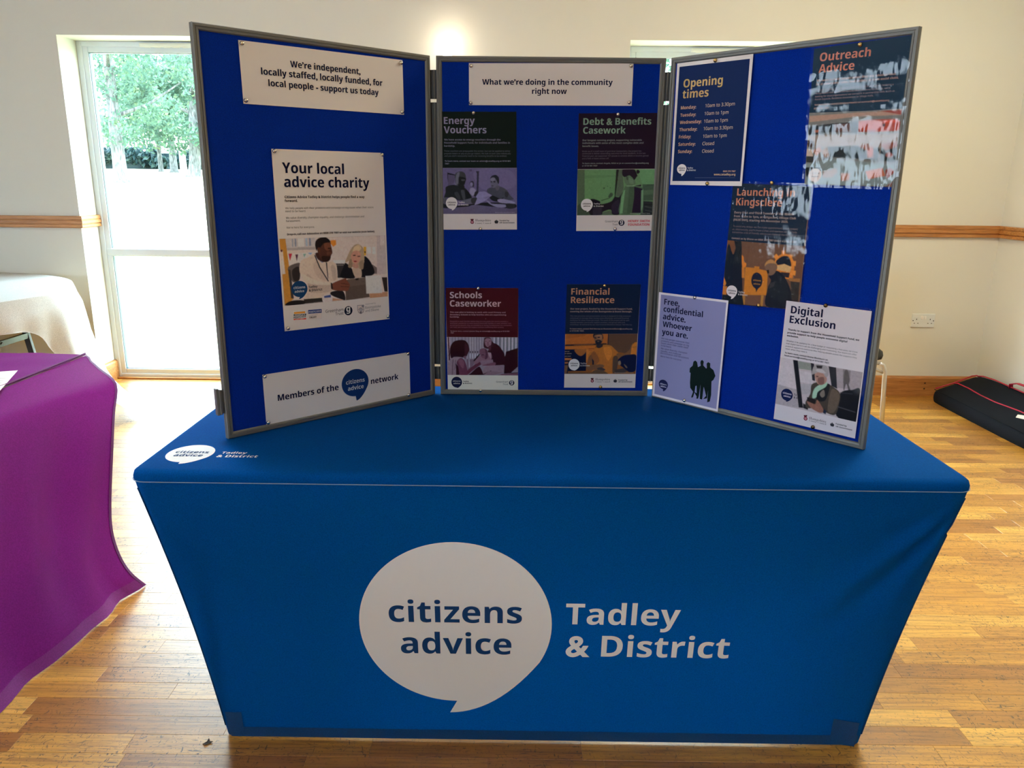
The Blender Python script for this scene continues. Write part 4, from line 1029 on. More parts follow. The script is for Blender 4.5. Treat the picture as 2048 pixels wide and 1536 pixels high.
('Q',[-1041,1529,1068,1532,1047,94,-1059,83],(4,20,44)),
('T', 'Financial', 1, -912, 1231, 181, (185, 132, 101)),
('T', 'Resilience', 1, -917, 988, 328, (185, 132, 101)),
('T', 'Our new project, funded by the Household Support Fund,', 1, -928, 800, 857, (154, 132, 120)),
('T', 'covering the whole of the Basingstoke & Deane Borough.', 1, -934, 722, 845, (154, 132, 120)),
('T', 'This new proactive and preventative service is designed to help empower', 0, -932, 595, 822, (87, 88, 94)),
('T', 'individuals to manage their money more effectively, and build financial', 0, -930, 532, 766, (87, 88, 94)),
('T', 'resilience for when times get tough. The work of the project will be split', 0, -929, 470, 781, (87, 88, 94)),
('T', 'equally between one-to-one support sessions, and group talks and', 0, -928, 407, 654, (87, 88, 94)),
('T', 'workshops. All delivered by our new Financial Resilience Adviser, Neil Murray.', 0, -929, 344, 869, (87, 88, 94)),
('T', 'To learn more, contact Neil Murray on financial.resilience@catadley.org', 1, -935, 221, 874, (154, 132, 120)),
('T', 'or 0118 981 7567.', 1, -937, 158, -516, (154, 132, 120)),
('I',[-1063,83,1043,93,1035,-1110,-1065,-1111],'''
p 122 74 32 -1063 83 1043 93 1035 -1110 -1065 -1111
p 160 90 40 -1056 83 182 92 173 -214 -1056 -229
p 143 80 36 -1056 83 -393 87 -519 19 -1053 -60
p 184 122 72 -1059 83 -1043 83 -1044 -229 -1056 -229
p 20 21 37 -1056 -229 153 -188 154 -221 -1056 -275
p 138 90 64 -794 -239 -231 -212 -231 -223 -793 -252
p 168 96 40 -1062 -282 -153 -254 -201 -359 -1060 -373
p 16 20 42 182 92 210 92 202 -240 174 -240
p 80 56 44 210 92 1043 93 1037 -501 780 -502 495 -449 206 -240
p 6 16 46 -1067 -373 -438 -366 -435 -741 -1067 -702
s 138 84 42 -765 -373 -457 -366 -467 -477 -593 -570 -724 -491
p 176 106 46 -438 -366 -188 -346 -376 -530 -396 -741 -428 -754
p 80 22 26 -374 -352 -189 -343 -214 -361 -374 -370
p 80 22 26 -373 -401 -251 -392 -264 -406 -373 -411
p 168 104 58 -1068 -636 -862 -636 -861 -689 -1067 -696
p 7 16 42 -1067 -702 -435 -714 -427 -1019 -957 -1033 -968 -1100 -1001 -1107 -1010 -980 -1064 -848
p 154 96 64 -1059 -755 -963 -748 -968 -795 -1058 -801
p 106 76 56 -1064 -848 -961 -848 -1001 -1100 -1065 -1107
p 85 64 47 -956 -1067 -232 -1066 -244 -1110 -981 -1111
s 160 95 38 -151 -319 27 -254 257 -253 389 -358 496 -476 485 -528 359 -581 338 -713 345 -1105 -231 -1110 -211 -899 -259 -582 -371 -714 -420 -794 -386 -635 -327 -451
s 122 74 40 -299 -530 -212 -424 -119 -529 -49 -714 -187 -846 -255 -714
s 106 70 48 -373 -635 -299 -530 -257 -635 -292 -767 -395 -794
s 184 112 44 67 -319 260 -319 318 -529 209 -713 113 -529
p 12 18 40 -264 -635 -203 -714 -200 -833 -252 -833
s 106 74 52 -418 -873 -290 -847 19 -820 98 -886 -29 -952 -234 -992 -337 -1006 -403 -966
s 58 48 48 -107 -939 22 -912 140 -979 64 -1019 -66 -992
s 84 64 47 -233 -1032 -105 -979 90 -1019 209 -1109 -244 -1110
s 36 31 40 -140 -241 13 -214 40 -280 -48 -332 -125 -319
s 112 80 60 -224 -6 -201 72 16 78 40 -58 11 -162 -77 -228 -167 -202 -209 -97
s 138 96 72 -149 59 -9 59 8 -58 -55 -84 -134 -32
s 8 15 34 -250 -6 -227 91 -10 98 52 -32 27 -58 4 59 -162 59 -212 33 -217 -32
p 13 19 40 -217 -13 -154 -13 -153 -45 -210 -52
p 13 19 40 -128 0 -52 7 -51 -32 -121 -35
s 12 18 36 -182 -123 -132 -91 -55 -84 -3 -123 17 -149 -64 -234 -154 -221
p 106 80 64 -125 -126 -61 -119 -73 -142 -118 -146
s 110 76 48 471 -489 614 -528 777 -423 838 -357 896 -200 922 -226 869 -475 732 -581 528 -634 450 -607
p 176 106 40 897 -239 971 -161 1035 -154 1026 -554 858 -528
p 122 74 32 900 -298 1034 -285 1035 -304 901 -315
s 6 16 48 491 -687 628 -568 807 -528 1033 -554 1038 -977 854 -1057 668 -925 508 -792
s 74 58 48 384 -581 488 -607 487 -925 414 -1058 350 -1058 350 -713
s 122 106 88 506 -739 569 -713 586 -819 522 -832
p 58 50 48 411 -978 668 -938 801 -1017 674 -1084 415 -1091
s 106 90 74 677 -819 716 -832 783 -911 745 -924
'''),
('T', 'you on', 1, -1065, -448, -933, (138, 122, 112)),
('T', 'or advice', 1, -1064, -511, -865, (138, 122, 112)),
('T', 'you need', 1, -1062, -588, -891, (138, 122, 112)),
('T', 'Representative stock photo © Alamy', 0, 415, -1083, 965, (154, 138, 128)),
('B',-784,-829,163,172,-5,-180,(189,183,182)),
('T', 'citizens', 1, -897, -812, -670, (26, 28, 40)),
('T', 'advice', 1, -876, -876, -689, (26, 28, 40)),
('T', 'Tadley', 1, -600, -809, -413, (189, 183, 182)),
('T', '& District', 1, -599, -878, -328, (189, 183, 182)),
('Q',[-284,-1234,-197,-1234,-204,-1276,-276,-1276],(64,16,24)),
('C',-236,-1323,48,(90,20,36)),
('C',-236,-1323,26,(176,136,144)),
('C',-236,-1323,14,(122,32,48)),
('T', 'Hampshire', 2, -145, -1303, 287, (58, 52, 56)),
('T', 'County Council', 2, -143, -1366, 289, (90, 84, 86)),
('C',411,-1324,23,(36,36,42)),
('C',471,-1324,23,(36,36,42)),
('C',440,-1318,28,(36,36,42)),
('C',442,-1352,19,(36,36,42)),
('C',415,-1355,13,(36,36,42)),
('C',469,-1355,14,(36,36,42)),
('C',439,-1282,15,(36,36,42)),
('C',407,-1293,10,(36,36,42)),
('C',472,-1293,10,(36,36,42)),
('T', 'Funded by', 1, 534, -1311, 799, (36, 36, 42)),
('T', 'UK Government', 1, 536, -1365, 947, (36, 36, 42)),
]),
dict(key='outreach',panel='R',layer=1,c=(0.5086, 0.7645),rot=0.0003,quad=[-1116,1506,1018,1544,1111,-1544,-1012,-1506],paper=(138, 127, 120),lam=3,pins=[[-46,1472]],items=[
('Q',[-1116,1506,1018,1544,1064,86,-1068,83],(10,34,51)),
('T', 'Outreach', 1, -950, 1217, 202, (184, 120, 104)),
('T', 'Advice', 1, -949, 973, -128, (184, 120, 104)),
('T', 'We want to meet people where they are, whether that', 1, -967, 785, 789, (160, 128, 120)),
('T', 'be at community cafes, food larders, or even social clubs.', 1, -968, 706, 863, (160, 128, 120)),
('T', 'Instead of waiting for people to reach crisis point we want to become a', 0, -970, 579, 773, (128, 106, 108)),
('T', 'recognisable face across the communities we serve. To do this, we’re', 0, -969, 512, 719, (128, 106, 108)),
('T', 'looking for local organisations we can work in partnership with, such as', 0, -967, 444, 816, (128, 106, 108)),
('T', 'Parish Councils, Residents Associations or Village Halls.', 0, -964, 380, 372, (128, 106, 108)),
('T', 'To learn more, contact Graham Hewitt on outreach@catadley.org', 1, -963, 261, 722, (160, 128, 120)),
('T', '0118 981 7567', 1, -966, 182, -605, (160, 128, 120)),
('I',[-1072,112,1021,71,1111,-1544,-1012,-1506],'''
p 107 106 102 -1074 125 1021 71 1111 -1544 -1024 -1507
p 154 122 106 -1064 43 48 59 1017 54 1018 -39 59 -26 -1041 -97
p 138 64 56 547 68 1016 65 1017 -33
p 32 37 42 -1058 -198 -502 -147 -55 -142 95 -112 129 -380 -480 -334 -788 -373 -1038 -377
p 90 64 60 -447 -161 -78 -165 -30 -350 -426 -336
p 154 90 68 -909 -280 -772 -273 -806 -334 -903 -331
p 160 64 48 110 -125 446 -105 933 -116 1032 -191 1048 -355 542 -371 132 -356
p 192 74 53 672 -139 913 -139 931 -186 678 -187
s 58 34 32 644 -209 705 -211 699 -258 663 -257
p 90 32 24 135 -326 525 -335 528 -353 137 -342
p 138 122 112 -1079 -388 1044 -413 1060 -708 -1062 -658
p 31 38 42 -550 -657 136 -649 399 -716 1039 -731 1041 -1016 172 -933 -414 -887 -651 -960
p 42 42 40 -1039 -865 -815 -856 -868 -1009 -1024 -995
s 58 42 38 -1050 -517 -925 -508 -854 -637 -1006 -659
p 176 154 136 -1059 -684 -915 -713 -870 -868 -1040 -852
p 160 106 85 -898 -739 -728 -653 -676 -743 -787 -856
p 138 106 88 -676 -743 -550 -657 -470 -874 -590 -897
p 138 90 74 177 -663 362 -618 509 -695 537 -913 400 -924 368 -764
s 160 80 64 402 -741 500 -719 508 -876 421 -887
p 122 68 56 637 -626 996 -588 1033 -683 779 -773
s 138 80 72 791 -869 855 -798 962 -872 871 -918
p 138 122 112 643 -963 663 -638 675 -639 670 -976
p 111 122 120 -1020 -1034 -410 -925 938 -1063 1047 -1064 1059 -1521 -981 -1504
p 168 92 64 398 -1206 764 -1134 848 -1304 483 -1379
p 122 52 40 832 -1183 911 -1135 1066 -1207 893 -1364 848 -1304
p 154 106 88 -157 -1243 56 -1255 48 -1406 -136 -1420
p 138 116 104 -595 -1204 -278 -1128 -239 -1230 -360 -1344 -579 -1345
p 11 16 20 -1040 -1111 -675 -1114 -611 -1306 -772 -1476 -989 -1307
p 106 74 64 878 -1535 1075 -1364 1111 -1544
p 74 58 52 -713 -1501 -152 -1508 1109 -1532 1111 -1544 -762 -1560
'''),
('B',-772,-1290,158,150,-1,-179,(184,170,166)),
('T', 'citizens', 1, -887, -1266, -668, (36, 36, 44)),
('T', 'advice', 1, -865, -1338, -684, (36, 36, 44)),
]),
dict(key='launching',panel='R',layer=2,c=(0.3206, 0.4615),rot=0.0055,quad=[-1025,1546,1069,1478,1063,-1477,-1107,-1547],paper=(90, 64, 56),lam=2,pins=[[56,1553],[-12,-1480]],items=[
('Q',[-1025,1546,1069,1478,1036,75,-1069,105],(6,24,42)),
('T', 'Launching in', 1, -891, 1238, 675, (176, 114, 88)),
('T', 'Kingsclere', 1, -900, 996, 367, (176, 114, 88)),
('T', 'Every First and Third Tuesday of the Month', 1, -926, 792, 701, (143, 122, 114)),
('T', 'from 10am to 1pm, at Kingsclere Village Club', 1, -933, 699, 761, (143, 122, 114)),
('T', '(RG20 5NH), starting 4th November 2025.', 1, -938, 610, 570, (143, 122, 114)),
('T', 'To avoid any delays, we can make appointments - just contact', 0, -934, 451, 837, (106, 90, 88)),
('T', 'us. Alternatively, pop in, have a chat, and see how we can help.', 0, -948, 372, 834, (106, 90, 88)),
('T', 'Sometimes a bit of friendly advice can make all the difference.', 0, -947, 296, 835, (106, 90, 88)),
('T', 'Contact us by Phone on 0808 278 7987 (leave a voicemail)', 1, -947, 145, 824, (143, 122, 114)),
('I',[-1069,105,1036,75,1063,-1477,-1107,-1547],'''
p 95 64 48 -1070 116 1047 82 1064 -1484 -1114 -1555
p 106 66 40 -1069 105 -858 105 -881 -229 -1040 -78
s 10 20 32 -1021 16 -866 -251 -768 121 -662 91 -601 -439 -536 -1010 -538 -1267 -963 -1264 -1052 -1013 -1086 -780 -1082 -359
p 18 22 28 -871 104 -662 93 -624 -326 -727 -333
p 176 106 40 -1093 -851 -1012 -1009 -1033 -1082 -1102 -1065
p 168 100 40 -1113 -1090 -978 -1089 -986 -1314 -1117 -1304
s 192 112 40 -617 -257 -562 -299 -539 -411 -471 -452 -488 -545 -577 -552
p 176 106 40 -590 -553 -513 -547 -488 -821 -565 -828
s 192 112 40 309 -392 366 -233 523 -135 716 -176 828 -353 839 -570 776 -751 408 -651
p 200 122 48 473 -61 563 -62 566 -158 478 -159
p 200 122 48 264 -229 333 -147 413 -219 328 -285
p 200 122 48 688 -134 784 -156 745 -228 660 -202
p 200 122 48 780 -291 869 -295 872 -414 793 -416
p 200 122 48 747 -523 888 -522 886 -642 759 -638
p 200 122 48 270 -484 354 -477 363 -566 279 -573
s 12 20 34 351 -323 506 -201 673 -212 754 -424 574 -394 385 -420
p 184 144 96 387 -442 572 -383 768 -445 734 -579 397 -541
p 42 34 36 498 -588 736 -590 725 -712 557 -704
p 138 90 48 725 -716 1028 -710 1013 -790 733 -788
p 176 106 32 -488 -545 -232 -547 -237 -502 -98 -502 -93 -563 146 -595 169 -1203 -474 -1260
p 154 106 48 -513 -1264 -422 -1259 -423 -1535 -501 -1532
p 154 106 48 20 -1219 95 -1218 87 -1521 24 -1517
s 14 22 38 -154 -654 -28 -711 22 -843 -2 -981 -82 -1069 -124 -1154 -150 -1076 -240 -1005 -291 -872 -259 -720
s 16 22 31 183 -715 351 -567 551 -639 715 -845 836 -1099 870 -1429 196 -1486 179 -1054 254 -821
p 44 44 48 237 -890 378 -832 343 -970 213 -1028
s 106 80 64 46 -457 180 -313 331 -368 392 -497 312 -659 193 -692 108 -587
s 160 112 64 49 -479 87 -364 227 -298 384 -409 285 -394 140 -405
p 26 22 20 107 -576 175 -559 188 -647 141 -663
p 42 36 34 780 -795 1014 -799 1028 -1366 863 -1363
p 12 20 28 -1093 -1326 -512 -1269 -450 -1515 196 -1486 205 -1576 -1114 -1555
'''),
('T', 'citizens', 1, -234, -874, -18, (168, 120, 56)),
('T', 'advice', 1, -218, -965, -29, (168, 120, 56)),
('B',-827,-1198,160,145,-8,-212,(180,172,172)),
('T', 'citizens', 1, -936, -1207, -699, (28, 30, 40)),
('T', 'advice', 1, -914, -1275, -716, (28, 30, 40)),
('T', 'Tadley', 1, -632, -1217, -444, (168, 160, 160)),
('T', '& District', 1, -634, -1281, -361, (168, 160, 160)),
]),
dict(key='opening',panel='R',layer=3,c=(0.1339, 0.7638),rot=0.0,quad=[-1107,1545,1112,1555,1095,-1555,-1100,-1545],paper=(176, 170, 170),lam=0,pins=[[63,1506],[84,-1501]],items=[
('Q',[-1028,1455,1029,1454,1037,-1439,-1033,-1446],(4,22,60)),
('T', 'Opening', 1, -864, 929, 315, (207, 154, 104)),
('T', 'times', 1, -871, 662, -77, (207, 154, 104)),
('T', 'Monday:', 1, -901, 390, -426, (176, 140, 116)),
('T', 'Tuesday:', 1, -904, 205, -416, (176, 140, 116)),
('T', 'Wednesday:', 1, -907, 22, -233, (176, 140, 116)),
('T', 'Thursday:', 1, -907, -161, -352, (176, 140, 116)),
('T', 'Friday:', 1, -907, -347, -526, (176, 140, 116)),
('T', 'Saturday:', 1, -907, -534, -369, (176, 140, 116)),
('T', 'Sunday:', 1, -904, -720, -461, (176, 140, 116)),
('T', '10am to 3.30pm', 0, -147, 398, 714, (168, 147, 127)),
('T', '10am to 1pm', 0, -153, 207, 551, (168, 147, 127)),
('T', '10am to 1pm', 0, -153, 20, 547, (168, 147, 127)),
('T', '10am to 3.30pm', 0, -151, -162, 705, (168, 147, 127)),
('T', '10am to 1pm', 0, -152, -351, 550, (168, 147, 127)),
('T', 'Closed', 0, -155, -537, 197, (168, 147, 127)),
('T', 'Closed', 0, -150, -723, 200, (168, 147, 127)),
('B',-752,-1131,152,125,0,-182,(184,176,176)),
('T', 'citizens', 1, -858, -1126, -642, (28, 30, 40)),
('T', 'advice', 1, -836, -1181, -655, (28, 30, 40)),
('T', 'Tadley', 1, -572, -1123, -394, (184, 176, 176)),
('T', '& District', 1, -573, -1183, -303, (184, 176, 176)),
('T', '0808 278 7987', 1, 523, -1211, 887, (176, 140, 116)),
('T', 'www.catadley.org', 1, 259, -1295, 890, (192, 154, 120)),
('Q',[-323,-1352,885,-1346,886,-1352,-323,-1359],(74,84,104)),
]),
dict(key='free',panel='R',layer=4,c=(0.1184, 0.1612),rot=0.0053,quad=[-1097,1529,1148,1536,1082,-1536,-1134,-1529],paper=(176, 169, 176),lam=0,pins=[[119,1504],[-3,-1440]],items=[
('Q',[-1022,1468,1092,1476,1031,-1471,-1064,-1465],(104,103,138)),
('T', 'Free,', 1, -893, 1201, -371, (11, 16, 48)),
('T', 'confidential', 1, -902, 996, 401, (11, 16, 48)),
('T', 'advice.', 1, -907, 778, -142, (11, 16, 48)),
('T', 'Whoever', 1, -903, 561, 78, (11, 16, 48)),
('T', 'you are.', 1, -913, 338, -34, (11, 16, 48)),
('T', 'We help people overcome their', 0, -921, 198, 33, (42, 42, 68)),
('T', 'problems and campaign on big', 0, -920, 127, 20, (42, 42, 68)),
('T', 'issues when their voices need', 0, -918, 60, -7, (42, 42, 68)),
('T', 'to be heard.', 0, -919, -10, -560, (42, 42, 68)),
('T', 'We value diversity, champion', 0, -919, -97, -23, (42, 42, 68)),
('T', 'equality, and challenge', 0, -920, -169, -221, (42, 42, 68)),
('T', 'discrimination and harassment.', 0, -924, -233, 53, (42, 42, 68)),
('T', 'We’re here for everyone.', 0, -921, -325, -191, (42, 42, 68)),
('Q',[182,-398,199,-279,257,-236,318,-270,355,-403,389,-431,371,-597,352,-764,375,-924,319,-959,305,-1126,264,-1289,218,-1322,205,-1294,252,-1137,150,-1039,131,-901,131,-618,95,-601,94,-484],(3,16,15)),
('Q',[279,-1127,375,-1155,452,-1215,432,-1301,374,-1313,379,-1248],(3,16,15)),
('Q',[424,-263,440,-205,483,-184,531,-222,521,-327,623,-401,643,-709,584,-953,564,-1297,485,-1297,478,-880,452,-1226,381,-1229,336,-767,346,-416,444,-352],(3,16,15)),
('Q',[625,-263,668,-210,739,-232,743,-345,856,-405,928,-552,874,-677,819,-726,838,-1112,812,-1303,729,-1344,732,-994,717,-1230,597,-1278,680,-1167,581,-907,560,-493,642,-375],(3,16,15)),
('B',-766,-1123,161,140,-1,-203,(12,18,56)),
('T', 'citizens', 1, -880, -1137, -643, (168, 166, 192)),
('T', 'advice', 1, -858, -1207, -655, (168, 166, 192)),
]),
dict(key='digital',panel='R',layer=4,c=(0.4986, 0.1807),rot=0.0012,quad=[-1039,1539,1057,1539,1049,-1539,-1067,-1539],paper=(170, 163, 166),lam=1,pins=[[-22,1542],[4,-1501]],items=[
('T', 'Digital', 1, -892, 1244, -81, (11, 16, 48)),
('T', 'Exclusion', 1, -899, 1003, 260, (11, 16, 48)),
('T', 'Thanks to support from the Household Support Fund, we', 1, -920, 811, 861, (28, 28, 44)),
('T', 'provide support to help people overcome digital', 1, -926, 732, 586, (28, 28, 44)),
('T', 'exclusion.', 1, -929, 656, -623, (28, 28, 44)),
('T', 'Whether it be applying for a blue badge or requesting a bus pass, we know', 0, -931, 525, 856, (74, 72, 80)),
('T', 'that digital barriers can be challenging and frustrating. Our team can offer', 0, -933, 459, 841, (74, 72, 80)),
('T', 'practical support to overcome this, helping people access the supports they', 0, -936, 389, 856, (74, 72, 80)),
('T', 'need, when they need it.', 0, -934, 322, -357, (74, 72, 80)),
('T', 'To learn more, contact Emma Blackburn on', 1, -941, 218, 173, (36, 36, 46)),
('T', 'head.services@catadley.org or 0118 981 7567.', 1, -942, 149, 219, (36, 36, 46)),
('I',[-1051,94,1035,93,1021,-1129,-1063,-1132],'''
p 168 156 160 -1059 98 1039 98 1022 -1133 -1063 -1137
p 181 170 174 -1059 93 -683 93 -426 -1093 -1051 -1117
p 154 144 148 -1065 -608 -525 -650 -426 -1093 -1063 -1132
p 125 128 120 -580 82 -230 83 -185 -91 -534 -107
p 176 168 172 -529 -155 -180 -139 -135 -423 -472 -441
p 154 148 152 -467 -489 -148 -426 -169 -676 -412 -752
p 20 20 26 -708 89 -582 94 -312 -1080 -426 -1093
p 34 32 38 -243 93 -156 84 -83 -340 -158 -330
p 28 28 34 207 89 397 88 481 -421 333 -378
p 143 132 136 398 76 1035 93 1028 -356 478 -397
p 111 102 104 561 82 746 81 763 -245 602 -253
s 74 68 67 603 31 679 69 752 -153 741 -249 805 -402 762 -423 684 -261 647 -434 616 -274
s 15 15 20 564 -523 847 -370 1028 -356 1031 -1119 536 -1085
p 42 42 48 560 -488 859 -462 861 -480 563 -512
p 28 26 28 -326 -958 -182 -1002 -184 -1102 -312 -1080
s 61 52 44 -148 -426 134 -321 383 -393 564 -523 569 -763 510 -1067 294 -1068 66 -996 -201 -1056 -267 -920 -169 -676
s 23 22 24 56 -483 281 -341 267 -634 190 -797 -7 -790
s 87 74 62 345 -473 541 -528 549 -791 458 -1030 309 -991
s 106 96 88 72 -626 156 -511 197 -649 131 -711
s 143 174 152 -64 -507 205 -307 195 -430 19 -588 -13 -742 -109 -762
s 154 116 104 -105 -149 60 -94 191 -190 184 -336 48 -411 -59 -335
s 111 79 72 -19 -254 121 -203 140 -369 22 -404
p 58 40 38 -74 -204 -13 -200 -11 -224 -66 -229
s 143 136 136 -185 -91 -129 64 35 118 188 50 230 -110 168 -194 57 -71 -105 -149 -175 -187
s 170 164 164 -92 -50 50 -12 157 -100 -37 -100
p 42 36 36 -104 57 64 75 49 0 -72 -10
p 28 20 20 -245 -779 -6 -802 -30 -918 -221 -885
s 125 85 72 -233 -888 -18 -916 18 -797 100 -865 217 -1036 127 -1106 -104 -1034
p 26 34 54 212 -988 288 -1020 274 -1109 199 -1089
p 58 58 64 531 -844 980 -887 983 -910 534 -867
'''),
('T', 'Ta', 1, -585, -806, -514, (58, 56, 60)),
('T', '& D', 1, -582, -882, -475, (58, 56, 60)),
('B',-772,-832,157,156,-12,-183,(10,20,56)),
('T', 'citizens', 1, -885, -819, -649, (180, 174, 180)),
('T', 'advice', 1, -857, -893, -670, (180, 174, 180)),
('Q',[-275,-1258,-185,-1237,-189,-1281,-263,-1298],(64,16,24)),
('C',-218,-1335,50,(90,20,36)),
('C',-218,-1335,27,(176,136,144)),
('C',-218,-1335,15,(122,32,48)),
('T', 'Hampshire', 2, -125, -1324, 311, (58, 52, 56)),
('T', 'County Council', 2, -119, -1377, 317, (90, 84, 86)),
('C',436,-1334,22,(36,36,42)),
('C',494,-1331,22,(36,36,42)),
('C',464,-1327,26,(36,36,42)),
('C',468,-1359,18,(36,36,42)),
('C',442,-1363,13,(36,36,42)),
('C',495,-1360,13,(36,36,42)),
('C',460,-1293,15,(36,36,42)),
('C',430,-1305,9,(36,36,42)),
('C',493,-1302,9,(36,36,42)),
('T', 'Funded by', 1, 551, -1301, 821, (36, 36, 42)),
('T', 'UK Government', 1, 559, -1364, 959, (36, 36, 42)),
]),
]
# ---------------------------------------------------------------- printed lettering and artwork
def sbold(s, style):
    """style 0 plain sans, 1 bold sans, 2 bold serif: mathematical alphabets give the right letter shapes"""
    U, Lw, Dg = {0: (0x1D5A0, 0x1D5BA, 0x1D7E2), 1: (0x1D5D4, 0x1D5EE, 0x1D7EC), 2: (0x1D400, 0x1D41A, 0x1D7CE)}[style]
    o = ''
    for ch in s:
        if 'A' <= ch <= 'Z': o += chr(U + ord(ch) - 65)
        elif 'a' <= ch <= 'z': o += chr(Lw + ord(ch) - 97)
        elif '0' <= ch <= '9': o += chr(Dg + ord(ch) - 48)
        else: o += ch
    return o
DUM = [bpy.data.materials.new('ink_a'), bpy.data.materials.new('ink_b')]
TC = {}
def make_texts(keys, res):
    """all text outlines are made at once, then turned into plain vertex and face lists"""
    jobs = []
    for key in keys:
        st, style = key; body = sbold(st, style)
        for pas in ((0, 1) if style == 1 and not st.isalnum() else (0,)):
            cu = bpy.data.curves.new('t', 'FONT'); cu.body = body; cu.size = 1.0; cu.resolution_u = res; cu.fill_mode = 'FRONT'
            cu.offset = .026 if pas else (0, 0, -.012)[style]
            cu.materials.append(DUM[0]); cu.materials.append(DUM[1])
            if style == 1 and not st.isalnum():
                for i, ch in enumerate(st): cu.body_format[i].material_index = 0 if ch.isalnum() else 1
            ob = bpy.data.objects.new('t', cu); COL.objects.link(ob); jobs.append((key, pas, ob))
    dg = bpy.context.evaluated_depsgraph_get(); acc = {}
    for key, pas, ob in jobs:
        V, F = acc.setdefault(key, ([], [])); me = bpy.data.meshes.new_from_object(ob.evaluated_get(dg))
        n0 = len(V); V += [(v.co.x, v.co.y) for v in me.vertices]
        for p in me.polygons:
            if p.material_index == pas: F.append(tuple(n0 + i for i in p.vertices))
        bpy.data.meshes.remove(me)
    for key, pas, ob in jobs:
        cu = ob.data; bpy.data.objects.remove(ob); bpy.data.curves.remove(cu)
    for key, (V, F) in acc.items():
        used = sorted({i for f_ in F for i in f_}); mp = {o: k for k, o in enumerate(used)}
        V = [V[i] for i in used]; F = [tuple(mp[i] for i in f_) for f_ in F]
        TC[key] = (V, F, min(v[0] for v in V), max(v[0] for v in V))
def put_text(b, s, style, x0, yb, x1, col, place, heavy=True):
    V, F, a, c_ = TC[(s, style)]; k = (x1 - x0) / (c_ - a)
    # bold faces are struck twice, a hair apart, for the poster's heavier weight
    for dx in ((-.007, .007) if style == 1 and heavy else (0,)):
        b.add([place(x0 + (x - a + dx) * k, yb + y_ * k) for x, y_ in V], F, col)
def bubble_pts(cx, cy, rx, ry, tx, ty, n=64):
    o = []
    a0, a1 = -90, -28 - 360
    for k in range(n + 1):
        a = math.radians(a0 + (a1 - a0) * k / n); o.append((cx + rx * math.cos(a), cy + ry * math.sin(a)))
    sx, sy = o[-1]; ex, ey = cx + tx, cy + ty
    # curve back to the tip, leaving tangent to the ellipse
    t = math.radians(a1); mx, my = sx - rx * math.sin(-t) * 0 , sy
    qx, qy = cx + rx * .42, ey + (cy - ry - ey) * .05
    for k in range(1, 15):
        u = k / 14; o.append(((1 - u) ** 2 * sx + 2 * u * (1 - u) * qx + u * u * ex, (1 - u) ** 2 * sy + 2 * u * (1 - u) * qy + u * u * ey))
    return o
from mathutils.geometry import tessellate_polygon
def put_poly(b, pts, col, place):
    pts = [tuple(p) for p in pts]
    F = tessellate_polygon([[Vector((x, y_, 0)) for x, y_ in pts]])
    b.add([place(x, y_) for x, y_ in pts], F, col)
def circ(cx, cy, r, n=28): return [(cx + r * math.cos(2 * math.pi * k / n), cy + r * math.sin(2 * math.pi * k / n)) for k in range(n)]

WHT = [.86, .90, .95]; CB = lin('06315f', 1.5)
make_texts(sorted({(it[1], it[2]) for P_ in POSTERS for it in P_['items'] if it[0] == 'T'}), 5)
def cover_logo(place, off, data, parent):
    bub, cit, adv, tad, dis, ink = data
    b = MB(); put_poly(b, bubble_pts(*bub, n=90), WHT, lambda x, y_: place(x, y_, off)); b.build('speech_bubble', M_COVERINK, parent)
    for st, ln, h_, c_ in (('citizens', cit, 2, ink), ('advice', adv, 2, ink), ('Tadley', tad, 1, WHT), ('& District', dis, 1, WHT)):
        b = MB(); put_text(b, st, 1, *ln, c_, lambda x, y_: place(x, y_, off * h_), False); b.build('lettering', M_COVERINK, parent)
cover_logo(lambda x, z, o: (x, front_y(z) - o - crease(x, 0, z), z), .0008,
           ((-.2115, .3520, .2245, .2257, -.0181, -.2623), (-.3657, .3600, -.0569), (-.3418, .2697, -.0806), (.0445, .3590, .3094), (.0477, .2667, .4329), CB), CV)
cover_logo(lambda x, y_, o: (x, y_, TZ + o), .0006,
           ((-.8228, 1.6625, .0525, .0575, .0004, -.0675), (-.8590, 1.6626, -.7830), (-.8544, 1.6414, -.7889), (-.7531, 1.6633, -.6951), (-.7561, 1.6400, -.6632), CB), CV)

